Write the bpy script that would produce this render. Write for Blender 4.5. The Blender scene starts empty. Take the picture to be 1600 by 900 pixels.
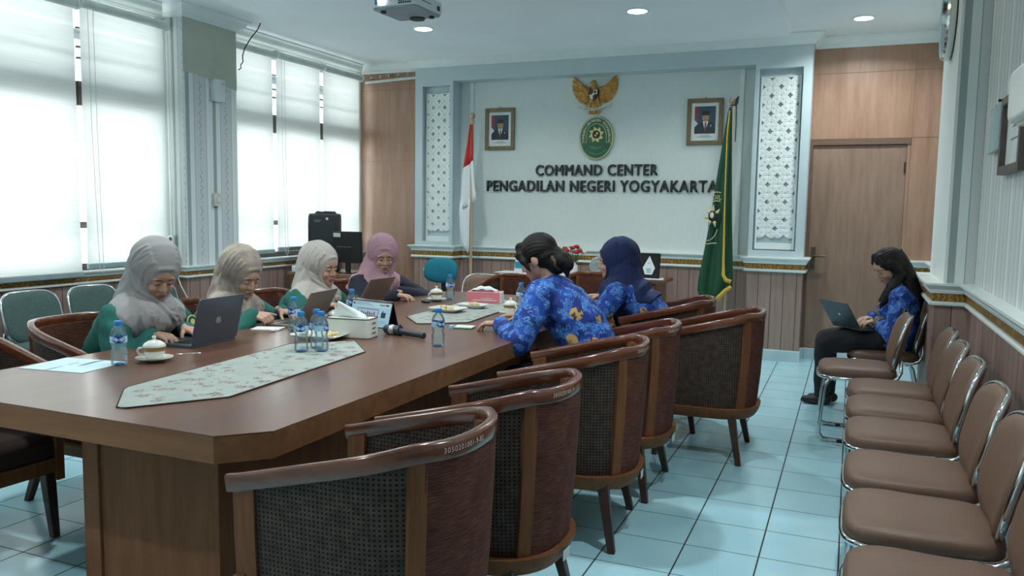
import bpy, math, random
from math import sin, cos, pi, radians as R
from mathutils import Vector as V, Matrix
import numpy as np
random.seed(7)
S = bpy.context.scene
C = S.collection

# ------------------------------------------------------------------ camera, world, exposure
cam_d = bpy.data.cameras.new('camera'); cam = bpy.data.objects.new('camera', cam_d); C.objects.link(cam); S.camera = cam
cam_d.sensor_width = 36; cam_d.lens = 36 * 1253.46 / 1600; cam_d.clip_start = .02
YAW, PITCH, ROLL, CAM_H = .39817, .0966, .01557, 1.388
_r = V((cos(YAW), sin(YAW), 0)); _f = V((-sin(YAW), cos(YAW), 0)); _u = V((0, 0, 1))
_f2 = _f * cos(PITCH) - _u * sin(PITCH); _u2 = _u * cos(PITCH) + _f * sin(PITCH)
_r3 = _r * cos(ROLL) + _u2 * sin(ROLL); _u3 = _u2 * cos(ROLL) - _r * sin(ROLL)
cam.matrix_world = Matrix(((_r3.x, _u3.x, -_f2.x, 0), (_r3.y, _u3.y, -_f2.y, 0), (_r3.z, _u3.z, -_f2.z, CAM_H), (0, 0, 0, 1)))
S.view_settings.view_transform = 'Standard'; S.view_settings.look = 'None'
S.view_settings.gamma = 1; S.view_settings.use_curve_mapping = False
S.view_settings.exposure = 0.42
W = bpy.data.worlds.new('sky'); S.world = W; W.use_nodes = True
_bg = W.node_tree.nodes['Background']; _bg.inputs[0].default_value = (.92, .99, 1.0, 1); _bg.inputs[1].default_value = 4.7
LAMP_W = 14.0          # watts of one ceiling downlight

# ------------------------------------------------------------------ helpers
def lin(h):
    h = h.lstrip('#'); o = []
    for i in (0, 2, 4):
        c = int(h[i:i+2], 16) / 255
        o.append(c / 12.92 if c <= .04045 else ((c + .055) / 1.055) ** 2.4)
    return (*o, 1)
class NT:
    """tiny node-tree writer"""
    def __init__(s, name):
        s.m = bpy.data.materials.new(name); s.m.use_nodes = True; s.t = s.m.node_tree; s.b = s.t.nodes['Principled BSDF']
        s.out = s.t.nodes['Material Output']
    def n(s, typ, **kw):
        x = s.t.nodes.new(typ)
        for k, v in kw.items():
            if k.startswith('i_'):
                key = k[2:]; key = int(key) if key.isdigit() else key.replace('_', ' ')
                s.put(x.inputs[key], v)
            else: setattr(x, k, v)
        return x
    def put(s, sock, v):
        if isinstance(v, bpy.types.NodeSocket): s.t.links.new(v, sock)
        else: sock.default_value = v
    def math(s, op, a, b=None, c=None):
        x = s.n('ShaderNodeMath', operation=op); s.put(x.inputs[0], a)
        if b is not None: s.put(x.inputs[1], b)
        if c is not None: s.put(x.inputs[2], c)
        return x.outputs[0]
    def mix(s, f, a, b):
        x = s.n('ShaderNodeMix', data_type='RGBA'); s.put(x.inputs[0], f); s.put(x.inputs[6], a); s.put(x.inputs[7], b); return x.outputs[2]
    def obj(s): return s.n('ShaderNodeTexCoord').outputs['Object']
    def uv(s): return s.n('ShaderNodeTexCoord').outputs['UV']
    def xyz(s, v): return s.n('ShaderNodeSeparateXYZ', i_0=v).outputs
    def scale(s, v, sc): return s.n('ShaderNodeMapping', i_Vector=v, i_Scale=sc).outputs[0]
    def noise(s, v, scale=5, detail=3, rough=.5): return s.n('ShaderNodeTexNoise', i_Vector=v, i_Scale=scale, i_Detail=detail, i_Roughness=rough).outputs[0]
    def ramp(s, f, stops, interp='LINEAR'):
        x = s.n('ShaderNodeValToRGB'); s.put(x.inputs[0], f); r = x.color_ramp; r.interpolation = interp
        while len(r.elements) < len(stops): r.elements.new(.5)
        for e, (p, c) in zip(r.elements, stops): e.position = p; e.color = c
        return x.outputs[0]
    def bump(s, h, strength=.3, dist=.01):
        x = s.n('ShaderNodeBump', i_Strength=strength, i_Distance=dist, i_Height=h); s.put(s.b.inputs['Normal'], x.outputs[0])
    def set(s, **kw):
        for k, v in kw.items(): s.put(s.b.inputs[k.replace('_', ' ')], v)
        return s
def g(v): return (v, v, v, 1)
def plain(name, hexc, rough=.5, metal=0., vary=.08, scale=8, bump=0, bscale=60, spec=.5, **kw):
    t = NT(name); c = lin(hexc); co = t.obj()
    f = t.noise(co, scale, 3)
    d = tuple(x * (1 - vary) for x in c[:3]) + (1,); l = tuple(min(1, x * (1 + vary)) for x in c[:3]) + (1,)
    t.set(Base_Color=t.ramp(f, [(.3, d), (.7, l)]), Roughness=rough, Metallic=metal, Specular_IOR_Level=spec, **kw)
    if bump: t.bump(t.noise(co, bscale, 2), bump, .004)
    return t.m
def wood(name, dark, light, axis='z', rough=.35, scale=1.0, coat=0., stretch=14., contrast=.25):
    t = NT(name); k = {'x': (1, stretch, stretch), 'y': (stretch, 1, stretch), 'z': (stretch, stretch, 1)}[axis]
    co = t.scale(t.obj(), tuple(a * scale for a in k))
    f = t.noise(co, 1.6, 5, .6); f2 = t.noise(co, 9, 2, .5)
    f = t.math('ADD', t.math('MULTIPLY', f, .8), t.math('MULTIPLY', f2, .2))
    t.set(Base_Color=t.ramp(f, [(.5 - contrast, lin(dark)), (.5 + contrast, lin(light))]), Roughness=rough, Coat_Weight=coat, Coat_Roughness=.12)
    t.bump(f2, .05, .002)
    return t.m
def emit(name, col, strength):
    t = NT(name); t.set(Base_Color=(.8, .8, .8, 1), Emission_Color=col, Emission_Strength=strength); return t.m

class MB:
    def __init__(s): s.v = []; s.f = []; s.m = []; s.uv = {}
    def add(s, vs, fs, m=0):
        o = len(s.v); s.v += [tuple(p) for p in vs]
        for q in fs: s.f.append(tuple(i + o for i in q)); s.m.append(m)
        return o
    def box(s, x0, x1, y0, y1, z0, z1, m=0, M=None):
        vs = [V((x, y, z)) for z in (z0, z1) for y in (y0, y1) for x in (x0, x1)]
        if M is not None: vs = [M @ p for p in vs]
        s.add(vs, [(0, 2, 3, 1), (4, 5, 7, 6), (0, 1, 5, 4), (2, 6, 7, 3), (0, 4, 6, 2), (1, 3, 7, 5)], m); return s
    def prism(s, poly, z0, z1, m=0, M=None):
        n = len(poly); vs = [V((x, y, z)) for z in (z0, z1) for x, y in poly]
        if M is not None: vs = [M @ p for p in vs]
        s.add(vs, [tuple(range(n))[::-1], tuple(range(n, 2 * n))] + [(i, (i + 1) % n, n + (i + 1) % n, n + i) for i in range(n)], m); return s
    def grid(s, rows, cu=False, cv=False, m=0, caps=False):
        """rows of points; cu closes along a row, cv closes across rows"""
        nr, nc = len(rows), len(rows[0]); vs = [p for r in rows for p in r]; fs = []
        for i in range(nr if cv else nr - 1):
            for j in range(nc if cu else nc - 1):
                a, b = i, (i + 1) % nr; c, d = j, (j + 1) % nc
                fs.append((a * nc + c, a * nc + d, b * nc + d, b * nc + c))
        if caps: fs += [tuple(range(nc))[::-1], tuple(range((nr - 1) * nc, nr * nc))]
        s.add(vs, fs, m); return s
    def sweep(s, path, sect, up=V((0, 0, 1)), closed=False, m=0, scales=None, caps=True):
        """sect points (a, b): a to the side of the path, b along up"""
        path = [V(p) for p in path]; n = len(path); rows = []
        for i, p in enumerate(path):
            a = path[(i - 1) % n] if (closed or i) else p; b = path[(i + 1) % n] if (closed or i < n - 1) else p
            t = (b - a).normalized()
            if (closed or 0 < i < n - 1): t = ((p - a).normalized() + (b - p).normalized()).normalized()
            sd = t.cross(up); sd = sd.normalized() if sd.length > 1e-6 else V((1, 0, 0)); u = sd.cross(t)
            k = scales[i] if scales else 1
            # mitre
            if (closed or 0 < i < n - 1):
                t1 = (p - a).normalized(); c_ = max(.35, abs(t1.dot(t))); w = 1 / c_
            else: w = 1
            rows.append([p + sd * (x * k * w) + u * (y * k) for x, y in sect])
        s.grid(rows, cu=True, cv=closed, m=m, caps=caps and not closed); return s
    def tube(s, path, r, n=10, closed=False, m=0):
        path = [V(p) for p in path]; N = len(path); rs = r if isinstance(r, (list, tuple)) else [r] * N
        rows = []; prev = None
        for i, p in enumerate(path):
            a = path[(i - 1) % N] if (closed or i) else p; b = path[(i + 1) % N] if (closed or i < N - 1) else p
            t = (b - a).normalized()
            if prev is None:
                q = V((0, 0, 1)) if abs(t.z) < .9 else V((1, 0, 0)); x = t.cross(q).normalized()
            else:
                x = prev - t * prev.dot(t); x = x.normalized() if x.length > 1e-6 else prev
            prev = x; y = t.cross(x)
            rows.append([p + (x * cos(2 * pi * k / n) + y * sin(2 * pi * k / n)) * rs[i] for k in range(n)])
        s.grid(rows, cu=True, cv=closed, m=m, caps=not closed); return s
    def lathe(s, prof, n=24, c=(0, 0, 0), m=0, M=None):
        rows = []
        for r_, z in prof:
            r_ = max(r_, .0004)
            row = [V((r_ * cos(2 * pi * k / n), r_ * sin(2 * pi * k / n), z)) for k in range(n)]
            if M is not None: row = [M @ p for p in row]
            rows.append([p + V(c) for p in row])
        ring = prof[0][0] > .002 and prof[-1][0] > .002
        s.grid(rows, cu=True, cv=ring, m=m, caps=not ring); return s
    def ell(s, c, r, M=None, n=16, k=10, m=0):
        rows = []
        for i in range(1, k):
            a = pi * i / k - pi / 2
            row = [V((r[0] * cos(a) * cos(2 * pi * j / n), r[1] * cos(a) * sin(2 * pi * j / n), r[2] * sin(a))) for j in range(n)]
            rows.append([(M @ p if M is not None else p) + V(c) for p in row])
        s.grid(rows, cu=True, m=m, caps=True); return s
    def cap(s, a, ra, b, rb, n=12, m=0):
        a, b = V(a), V(b); d = (b - a); L = d.length; t = d / L if L > 1e-6 else V((0, 0, 1))
        pts = []; rr = []
        for q in (-90, -60, -30): pts.append(a + t * (ra * sin(R(q)))); rr.append(max(ra * cos(R(q)), ra * .05))
        pts.append(a); rr.append(ra); pts.append(b); rr.append(rb)
        for q in (30, 60, 90): pts.append(b + t * (rb * sin(R(q)))); rr.append(max(rb * cos(R(q)), rb * .05))
        s.tube(pts, rr, n, m=m); return s
    def chain(s, pts, rs, n=12):
        for i in range(len(pts) - 1): s.cap(pts[i], rs[i], pts[i + 1], rs[i + 1], n)
        return s
    def xf(s, M): s.v = [tuple(M @ V(p)) for p in s.v]; return s
    def build(s, name, mats, parent=None, smooth=None, bevel=0, seg=2, sub=0, uvf=None, loc=None):
        me = bpy.data.meshes.new(name); me.from_pydata(s.v, [], s.f)
        mats = mats if isinstance(mats, (list, tuple)) else [mats]
        for x in mats: me.materials.append(x)
        me.polygons.foreach_set('material_index', s.m)
        if uvf:
            u = me.uv_layers.new(name='UVMap')
            for l in me.loops: u.data[l.index].uv = uvf(me.vertices[l.vertex_index].co)
        me.validate(); me.update()
        return finish(name, me, parent, smooth, bevel, seg, sub, loc)
def finish(name, me, parent=None, smooth=None, bevel=0, seg=2, sub=0, loc=None):
    import bmesh
    b = bmesh.new(); b.from_mesh(me); bmesh.ops.recalc_face_normals(b, faces=b.faces); b.to_mesh(me); b.free()
    if smooth is not None:
        me.polygons.foreach_set('use_smooth', [True] * len(me.polygons))
        if smooth < 180: me.set_sharp_from_angle(angle=R(smooth))
    o = bpy.data.objects.new(name, me); C.objects.link(o)
    if parent: o.parent = parent
    if loc: o.location = loc
    if bevel:
        x = o.modifiers.new('bevel', 'BEVEL'); x.width = bevel; x.segments = seg; x.limit_method = 'ANGLE'; x.angle_limit = R(40)
    if sub:
        x = o.modifiers.new('sub', 'SUBSURF'); x.levels = sub; x.render_levels = sub
    return o
def remesh(mb, voxel, smooth=4, post=None):
    """union of overlapping closed pieces as one continuous mesh"""
    me = bpy.data.meshes.new('tmp'); me.from_pydata(mb.v, [], mb.f); me.update()
    o = bpy.data.objects.new('tmp', me); C.objects.link(o)
    x = o.modifiers.new('r', 'REMESH'); x.mode = 'VOXEL'; x.voxel_size = voxel
    if smooth:
        y = o.modifiers.new('s', 'SMOOTH'); y.iterations = smooth; y.factor = .5
    dg = bpy.context.evaluated_depsgraph_get()
    out = bpy.data.meshes.new_from_object(o.evaluated_get(dg)); bpy.data.objects.remove(o); bpy.data.meshes.remove(me)
    if post:
        n = len(out.vertices); co = np.empty(n * 3); out.vertices.foreach_get('co', co); co = co.reshape(-1, 3)
        no = np.empty(n * 3); out.vertices.foreach_get('normal', no); no = no.reshape(-1, 3)
        out.vertices.foreach_set('co', post(co, no).ravel()); out.update()
    return out
def tag(o, label, cat, group=None, kind=None):
    if label: o['label'] = label
    if cat: o['category'] = cat
    if group: o['group'] = group
    if kind: o['kind'] = kind
    return o
def thing(name, label, cat, loc=(0, 0, 0), rz=0, group=None):
    o = bpy.data.objects.new(name, None); C.objects.link(o); o.location = loc; o.rotation_euler = (0, 0, rz); o.empty_display_size = .05
    return tag(o, label, cat, group)
def struct(o): o['kind'] = 'structure'; return o
def dup(o, loc=None, rz=None, label=None, group=None, parent=None):
    c = o.copy(); C.objects.link(c)
    if parent: c.parent = parent
    if loc is not None: c.location = loc
    if rz is not None: c.rotation_euler = (0, 0, rz)
    if label: c['label'] = label
    if group: c['group'] = group
    for ch in list(o.children): dup(ch, parent=c)
    return c
def text(s, size=1, extrude=.01, offset=0., align='CENTER', spacing=1.0):
    """flat lettering: returns vertices (x right, y up, z towards the reader) and faces"""
    cu = bpy.data.curves.new('t', 'FONT'); cu.body = s; cu.size = size; cu.extrude = extrude; cu.offset = offset
    cu.align_x = align; cu.align_y = 'CENTER'; cu.space_character = spacing; cu.resolution_u = 3
    o = bpy.data.objects.new('t', cu); C.objects.link(o)
    me = bpy.data.meshes.new_from_object(o.evaluated_get(bpy.context.evaluated_depsgraph_get()))
    vs = [V(v.co) for v in me.vertices]; fs = [tuple(p.vertices) for p in me.polygons]
    bpy.data.objects.remove(o); bpy.data.meshes.remove(me); bpy.data.curves.remove(cu)
    return vs, fs
def rrect(w, h, r, n=5):
    o = []
    for cx, cy, a0 in ((w/2-r, h/2-r, 0), (-w/2+r, h/2-r, 90), (-w/2+r, -h/2+r, 180), (w/2-r, -h/2+r, 270)):
        for k in range(n + 1):
            a = R(a0 + 90 * k / n); o.append((cx + r * cos(a), cy + r * sin(a)))
    return o
def wallM(x, y, z, ang):
    """local (x right, y up, z out of the wall) -> world; ang = heading of the wall's outward normal"""
    n = V((cos(ang), sin(ang), 0)); u = V((0, 0, 1)); r_ = u.cross(n)
    return Matrix(((r_.x, u.x, n.x, x), (r_.y, u.y, n.y, y), (r_.z, u.z, n.z, z), (0, 0, 0, 1)))
# ------------------------------------------------------------------ materials of the room
def floor_mat():
    t = NT('floor_tiles'); co = t.obj(); x, y, z = t.xyz(co)
    fx = t.math('FRACT', t.math('DIVIDE', t.math('ADD', x, .879 + 6), .3)); fy = t.math('FRACT', t.math('DIVIDE', t.math('SUBTRACT', y, 4.4915 - 9), .3))
    dx = t.math('MINIMUM', fx, t.math('SUBTRACT', 1, fx)); dy = t.math('MINIMUM', fy, t.math('SUBTRACT', 1, fy))
    gx = t.math('LESS_THAN', dx, .0105); gy = t.math('LESS_THAN', dy, .0075); gr = t.math('MAXIMUM', gx, gy)
    n = t.noise(co, 3, 4); n2 = t.noise(co, 40, 2)
    base = t.ramp(n, [(.3, lin('#a8dbe9')), (.7, lin('#b8e4ef'))])
    t.set(Base_Color=t.mix(gr, base, lin('#2c2e2d')), Roughness=t.math('ADD', t.math('MULTIPLY', gr, .6), t.math('ADD', .13, t.math('MULTIPLY', n2, .12))))
    t.bump(t.math('ADD', t.math('SUBTRACT', 1, gr), t.math('MULTIPLY', n, .08)), .25, .002)
    return t.m
def boards_mat(name, axis, w=.115, dark='#8d746a', light='#b09488'):
    t = NT(name); co = t.obj(); q = t.xyz(co)[0 if axis == 'x' else 1]; k = t.math('DIVIDE', t.math('ADD', q, 20), w)
    f = t.math('FRACT', k); cell = t.math('FLOOR', k); gap = t.math('LESS_THAN', f, .05)
    wn = t.n('ShaderNodeTexWhiteNoise', noise_dimensions='1D'); t.put(wn.inputs[1], cell)
    s = t.noise(t.scale(co, (12, 12, .8)), 2.2, 4)
    v = t.math('ADD', t.math('MULTIPLY', s, .75), t.math('MULTIPLY', wn.outputs[0], .25))
    t.set(Base_Color=t.mix(gap, t.ramp(v, [(.25, lin(dark)), (.75, lin(light))]), lin('#4b3c35')), Roughness=.5)
    t.bump(t.math('SUBTRACT', 1, gap), .5, .004); return t.m
def paper_mat(name, axis, off, P=.305, fine=False):
    t = NT(name); co = t.obj(); x, y, z = t.xyz(co); q = x if axis == 'x' else y
    f = t.math('FRACT', t.math('DIVIDE', t.math('ADD', q, 30.5 - off), P))
    L, Mi, D, K = lin('#e8eeed'), lin('#d3d7d8'), lin('#a0abab'), lin('#929b9b')
    if fine: st = [(0, L), (.10, K), (.13, Mi), (.30, L), (.36, K), (.385, Mi), (.62, L), (.69, K), (.715, Mi), (.93, L)]
    else: st = [(0, D), (.13, L), (.30, K), (.315, Mi), (.74, K), (.755, L), (.90, Mi), (.915, L)]
    col = t.ramp(f, st, 'CONSTANT')
    # scroll ornament down the middle of the broad band
    w = t.math('ADD', .53, t.math('MULTIPLY', t.math('SINE', t.math('MULTIPLY', z, 95)), .035))
    d = t.math('ABSOLUTE', t.math('SUBTRACT', f, w)); on = t.math('LESS_THAN', d, .020)
    on = t.math('MULTIPLY', on, t.math('GREATER_THAN', t.noise(co, 55, 1), .45))
    if not fine: col = t.mix(t.math('MULTIPLY', on, .75), col, K)
    col = t.mix(t.math('MULTIPLY', t.noise(t.scale(co, (1, 1, .2)), 160, 1), .16), col, lin('#8f9796'))
    t.set(Base_Color=col, Roughness=.75); return t.m
m_floor = floor_mat()
m_ceil = plain('ceiling_paint', '#eef4f6', .8, vary=.02, scale=2)
m_white = plain('white_gloss_paint', '#e6efed', .35, vary=.03)
m_pil = plain('pale_blue_paint', '#c0d2d6', .5, vary=.03, scale=3)
m_panelw = NT('white_fabric_wallpaper'); _co = m_panelw.obj()
m_panelw.set(Base_Color=m_panelw.ramp(m_panelw.noise(m_panelw.scale(_co, (70, 70, 5)), 3, 2), [(.3, lin('#d3dedc')), (.7, lin('#dde7e4'))]), Roughness=.7)
m_panelw.bump(m_panelw.noise(m_panelw.scale(_co, (1, 1, .12)), 240, 2), .06, .002); m_panelw = m_panelw.m
m_gold = NT('gold_frieze'); _co = m_gold.obj(); _w = m_gold.n('ShaderNodeTexWave', i_Vector=_co, i_Scale=9, i_Distortion=7, i_Detail=2, i_Detail_Scale=3).outputs[1]
m_gold.set(Base_Color=m_gold.ramp(_w, [(.2, lin('#85652f')), (.6, lin('#a27a3c')), (.9, lin('#b28a4a'))]), Roughness=.45, Metallic=.25); m_gold.bump(_w, .5, .004); m_gold = m_gold.m
m_wallwood = wood('teak_laminate', '#8b6a54', '#b3907a', 'z', .38, 1.1, stretch=9, contrast=.27)
m_door = wood('door_laminate', '#7c6455', '#a08674', 'z', .38, 1.1, stretch=9, contrast=.27)
m_doortrim = wood('dark_door_trim', '#5d473b', '#7a6152', 'x', .5)
m_bx = boards_mat('wainscot_boards_back', 'x'); m_by = boards_mat('wainscot_boards_side', 'y')
m_base = plain('skirting_tile', '#bcd3d8', .25, vary=.04)
m_frame = plain('dark_window_frame', '#4a423c', .5)
m_plaster = plain('bare_plaster_patch', '#bdc1b6', .85, vary=.05, scale=6)

def slab(name, x0, x1, y0, y1, z0, z1, m, bevel=0):
    return struct(MB().box(x0, x1, y0, y1, z0, z1).build(name, m, bevel=bevel))
XL, XR = -5.36, .70
# floor and ceiling
slab('floor', -5.6, .95, -1.7, 8.4, -.1, 0, m_floor)
slab('ceiling', -5.6, .95, -1.7, 8.4, 3.03, 3.13, m_ceil)
slab('ceiling_drop_panel', -4.5, -.57, -1.2, 7.5, 2.93, 3.035, m_ceil, .004)
# back wall: timber bay, painted frame with a recessed centre, timber bay with the door
slab('wall_back_timber', XL - .2, -4.53, 8.10, 8.32, 0, 3.05, m_wallwood)
b = MB(); MI = 0
b.box(-4.06, -.90, 7.92, 8.12, 2.775, 3.05)                                   # header
for x0, x1, n0, n1, z0, z1 in ((-4.53, -4.06, -4.44, -4.10, 1.03, 2.73), (-.90, -.40, -.865, -.475, 1.045, 2.735)):
    b.box(x0, n0, 7.92, 8.2, .85, 3.05); b.box(n1, x1, 7.92, 8.2, .85, 3.05)
    b.box(n0, n1, 7.92, 8.2, .85, z0); b.box(n0, n1, 7.92, 8.2, z1, 3.05)
    b.box(n0, n1, 8.0, 8.2, z0, z1)
struct(b.build('wall_back_frame', m_pil))
slab('wall_back_center', -4.06, -.90, 8.12, 8.3, .9, 2.8, m_panelw)
b = MB(); b.box(-4.53, -4.06, 7.92, 8.2, 0, .86); b.box(-.90, -.40, 7.92, 8.25, 0, .86); b.box(-4.06, -.90, 8.12, 8.3, 0, .92)
struct(b.build('wall_back_wainscot', m_bx))
b = MB()                                                                      # timber wall round the door opening
b.box(-.40, XR + .2, 8.19, 8.35, 2.10, 3.05); b.box(.455, XR + .2, 8.19, 8.35, 0, 2.10)
b.box(-.42, .46, 8.26, 8.36, 0, 2.12); struct(b.build('wall_back_door_bay', m_wallwood))  # box behind the door added to stop sky light leaking in
b = MB(); b.box(-.41, .455, 8.175, 8.33, 2.042, 2.10, 0); b.box(-.405, -.372, 8.17, 8.33, 0, 2.042, 0)
b.box(.43, .455, 8.185, 8.33, 0, 2.042, 1); struct(b.build('trim_4', [m_doortrim, m_wallwood]))
d = struct(MB().box(-.372, .43, 8.20, 8.24, .02, 2.038).build('door_1', m_door, bevel=.003))
b = MB(); b.box(-.345, -.305, 8.188, 8.20, .87, 1.08)
b.tube([(-.325, 8.19, 1.0), (-.325, 8.14, 1.0), (-.31, 8.132, 1.0), (-.21, 8.135, .998)], .009); b.ell((-.325, 8.187, .91), (.009, .006, .012))
b.build('door_handle', plain('aged_bronze', '#6b5d4e', .35, .8), d, 40, .002)
b = MB(); b.box(.412, .43, 8.188, 8.20, 1.78, 1.88); b.box(.412, .43, 8.188, 8.20, .25, .35); b.build('hinge', plain('hinge_steel', '#4d443c', .4, .7), d)
# thin joints of the timber sheets
b = MB(); b.box(-.39, .70, 8.187, 8.19, 2.70, 2.704); b.box(.46, .462, 8.187, 8.19, 2.10, 2.96); b.box(-5.36, -4.53, 8.097, 8.10, 1.93, 1.934); b.box(-5.36, -4.53, 8.097, 8.10, 2.74, 2.744)
b.box(.46, .70, 8.187, 8.19, 2.10, 2.103)
struct(b.build('trim_5', plain('sheet_joint', '#8a6c55', .6)))
# right wall with its pier
slab('wall_right', XR, XR + .2, -1.7, 8.4, .9, 3.05, paper_mat('striped_paper_right', 'y', .02, .33, True))
slab('wall_right_wainscot', .68, XR + .2, -1.7, 8.4, 0, .92, m_by)
slab('wall_right_pier', .535, XR + .05, 5.53, 6.45, .9, 3.05, paper_mat('striped_paper_pier', 'x', .552, .305))
slab('wall_right_pier_wainscot', .495, XR + .05, 5.53, 6.47, 0, .92, m_bx)
# left wall: windows between the sill and the head, a pier between the two groups
b = MB(); b.box(XL - .2, XL, -1.7, 8.3, 0, .87); struct(b.build('wall_left_wainscot', m_by))
b = MB(); b.box(XL - .2, XL, -1.7, 8.3, 2.92, 3.05); b.box(XL - .2, XL, -1.7, -1.4, .87, 2.92); b.box(XL - .2, XL, 5.08, 5.9, .87, 2.92); b.box(XL - .2, XL, 8.02, 8.3, .87, 2.92)
struct(b.build('wall_left', m_white))
slab('wall_left_pier', XL - .02, -5.15, 5.17, 5.79, .84, 3.05, paper_mat('striped_paper_left', 'y', 5.185, .305))
slab('wall_left_pier_side', XL - .02, -5.152, 5.168, 5.172, .84, 3.05, paper_mat('striped_paper_side', 'x', -5.50, .24))
slab('wall_left_pier_wainscot', XL - .02, -5.15, 5.16, 5.80, 0, .86, m_by)
b = MB(); b.prism([(5.165, 2.93), (5.792, 2.93), (5.792, 2.418), (5.70, 2.43), (5.60, 2.452), (5.47, 2.452), (5.46, 2.47), (5.40, 2.475), (5.33, 2.492), (5.24, 2.486), (5.165, 2.492)], 0, .004, M=Matrix(((0, 0, 1, -5.15), (1, 0, 0, 0), (0, 1, 0, 0), (0, 0, 0, 1))))
tag(b.build('wallpaper_patch', m_plaster), 'plain plaster patch above torn striped wallpaper on window pier', 'wall patch')
slab('wall_front', -5.6, .95, -1.8, -1.6, 0, 3.05, m_panelw)
# rails, cornice, skirting
def rail(name, path, z0, h):
    b = MB(); P = [(x, y, z0) for x, y in path]; k = h / .139
    def pr(q): return [(a, c * k) for a, c in q]
    b.sweep(P, pr([(-.01, 0), (.026, 0), (.034, .007), (.034, .018), (.026, .027), (-.01, .027)]), m=0)
    b.sweep(P, pr([(-.01, .026), (.016, .026), (.022, .052), (.016, .078), (-.01, .078)]), m=1)
    b.sweep(P, pr([(-.01, .077), (.03, .077), (.034, .084), (.034, .10), (.044, .108), (.056, .122), (.062, .126), (.062, .139), (-.06, .141)]), m=0)
    return struct(b.build(name, [m_white, m_gold], smooth=35))
rail('trim_1', [(-4.53, 8.095), (-4.53, 7.92), (-4.06, 7.92), (-4.06, 8.12), (-.90, 8.12), (-.90, 7.92), (-.40, 7.92), (-.40, 8.18)], .847, .139)
rail('trim_2', [(.46, 8.18), (.68, 8.18), (.68, 6.47), (.495, 6.47), (.495, 5.53), (.68, 5.53), (.68, -1.6)], .847, .139)
rail('trim_3', [(XL, -1.6), (XL, 5.16), (-5.15, 5.16), (-5.15, 5.80), (XL, 5.80), (XL, 8.095)], .778, .10)
b = MB(); b.sweep([(x, y, 2.93) for x, y in ((XL, -1.6), (XL, 5.17), (-5.15, 5.17), (-5.15, 5.79), (XL, 5.79), (XL, 8.10), (-4.53, 8.10), (-4.53, 7.92), (-.40, 7.92), (-.40, 8.19), (XR, 8.19), (XR, 6.45), (.535, 6.45), (.535, 5.53), (XR, 5.53), (XR, -1.6))],
    [(-.01, 0), (.015, 0), (.02, .012), (.03, .02), (.045, .028), (.06, .045), (.07, .065), (.09, .08), (.10, .085), (.10, .11), (-.01, .11)])
struct(b.build('trim_6', m_white, smooth=35))
def skirt(name, path):
    b = MB(); b.sweep([(x, y, 0) for x, y in path], [(-.005, 0), (.012, 0), (.012, .10), (.008, .108), (-.005, .108)]); return struct(b.build(name, m_base))
skirt('baseboard_back', [(XL, 8.10), (-4.53, 8.10), (-4.53, 7.92), (-4.06, 7.92), (-4.06, 8.12), (-.90, 8.12), (-.90, 7.92), (-.40, 7.92), (-.40, 8.17), (-.37, 8.17)])
skirt('baseboard_back.001', [(-.368, 8.185), (.68, 8.185)])
skirt('baseboard_right', [(.68, 8.18), (.68, 6.47), (.495, 6.47), (.495, 5.53), (.68, 5.53), (.68, -1.6)])
skirt('baseboard_left', [(XL, -1.6), (XL, 5.16), (-5.15, 5.16), (-5.15, 5.80), (XL, 5.80), (XL, 8.10)])
# white frame moulding round the white panel
b = MB(); b.box(-3.945, -3.90, 8.10, 8.125, .98, 2.78); b.box(-1.06, -1.015, 8.10, 8.125, .98, 2.78)
struct(b.build('trim_7', m_white, bevel=.004))

slab('added_sky_blocker', -6.9, -5.62, -1.7, 8.4, 2.66, 2.74, plain('sky_blocker_grey', '#8f9da3', .9))  # unseen slab added outside to block sky light from the upper blinds
# ------------------------------------------------------------------ windows and roller blinds
m_pane = NT('window_glass'); _tr = m_pane.n('ShaderNodeBsdfTransparent'); _gl = m_pane.n('ShaderNodeBsdfGlossy', i_Roughness=.02)
_mx = m_pane.n('ShaderNodeMixShader', i_0=.08); m_pane.put(_mx.inputs[1], _tr.outputs[0]); m_pane.put(_mx.inputs[2], _gl.outputs[0]); m_pane.put(m_pane.out.inputs[0], _mx.outputs[0]); m_pane = m_pane.m
def window(name, y0, y1):
    w = struct(thing(name, None, None, (XL - .08, (y0 + y1) / 2, .88)))
    h, l = 2.03, (y1 - y0)
    b = MB(); q = .045
    for a in (-l / 2, l / 2 - q): b.box(-.03, .04, a, a + q, 0, h)
    for z in (0, .32, h - .05): b.box(-.03, .04, -l / 2 + q, l / 2 - q, z, z + .05)
    b.box(-.03, .075, -l / 2 + q, l / 2 - q, 1.24, 1.42)
    for z in (1.58, 1.66, 1.80): b.box(.06, .085, -l / 2 + q, l / 2 - q, z, z + .014)
    b.build('window_frame', m_frame, w)
    MB().box(-.004, .004, -l / 2 + q, l / 2 - q, .04, h - .04).build('pane', m_pane, w)
    return w
def blind_mat():
    t = NT('blind_fabric'); co = t.obj()
    col = t.ramp(t.noise(t.scale(co, (1, 1, 60)), 3, 2), [(.3, lin('#e9efec')), (.7, lin('#f4f7f4'))])
    d = t.n('ShaderNodeBsdfDiffuse', i_Color=col); tr = t.n('ShaderNodeBsdfTranslucent', i_Color=col)
    m = t.n('ShaderNodeMixShader', i_0=.34); t.put(m.inputs[1], d.outputs[0]); t.put(m.inputs[2], tr.outputs[0]); t.put(t.out.inputs[0], m.outputs[0]); return t.m
m_blind = blind_mat(); m_tube = plain('blind_tube_fabric', '#d2dad7', .7); m_bar = plain('blind_bottom_bar', '#9fb3b6', .5); m_cord = plain('white_cord', '#d9dcd8', .6)
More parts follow.
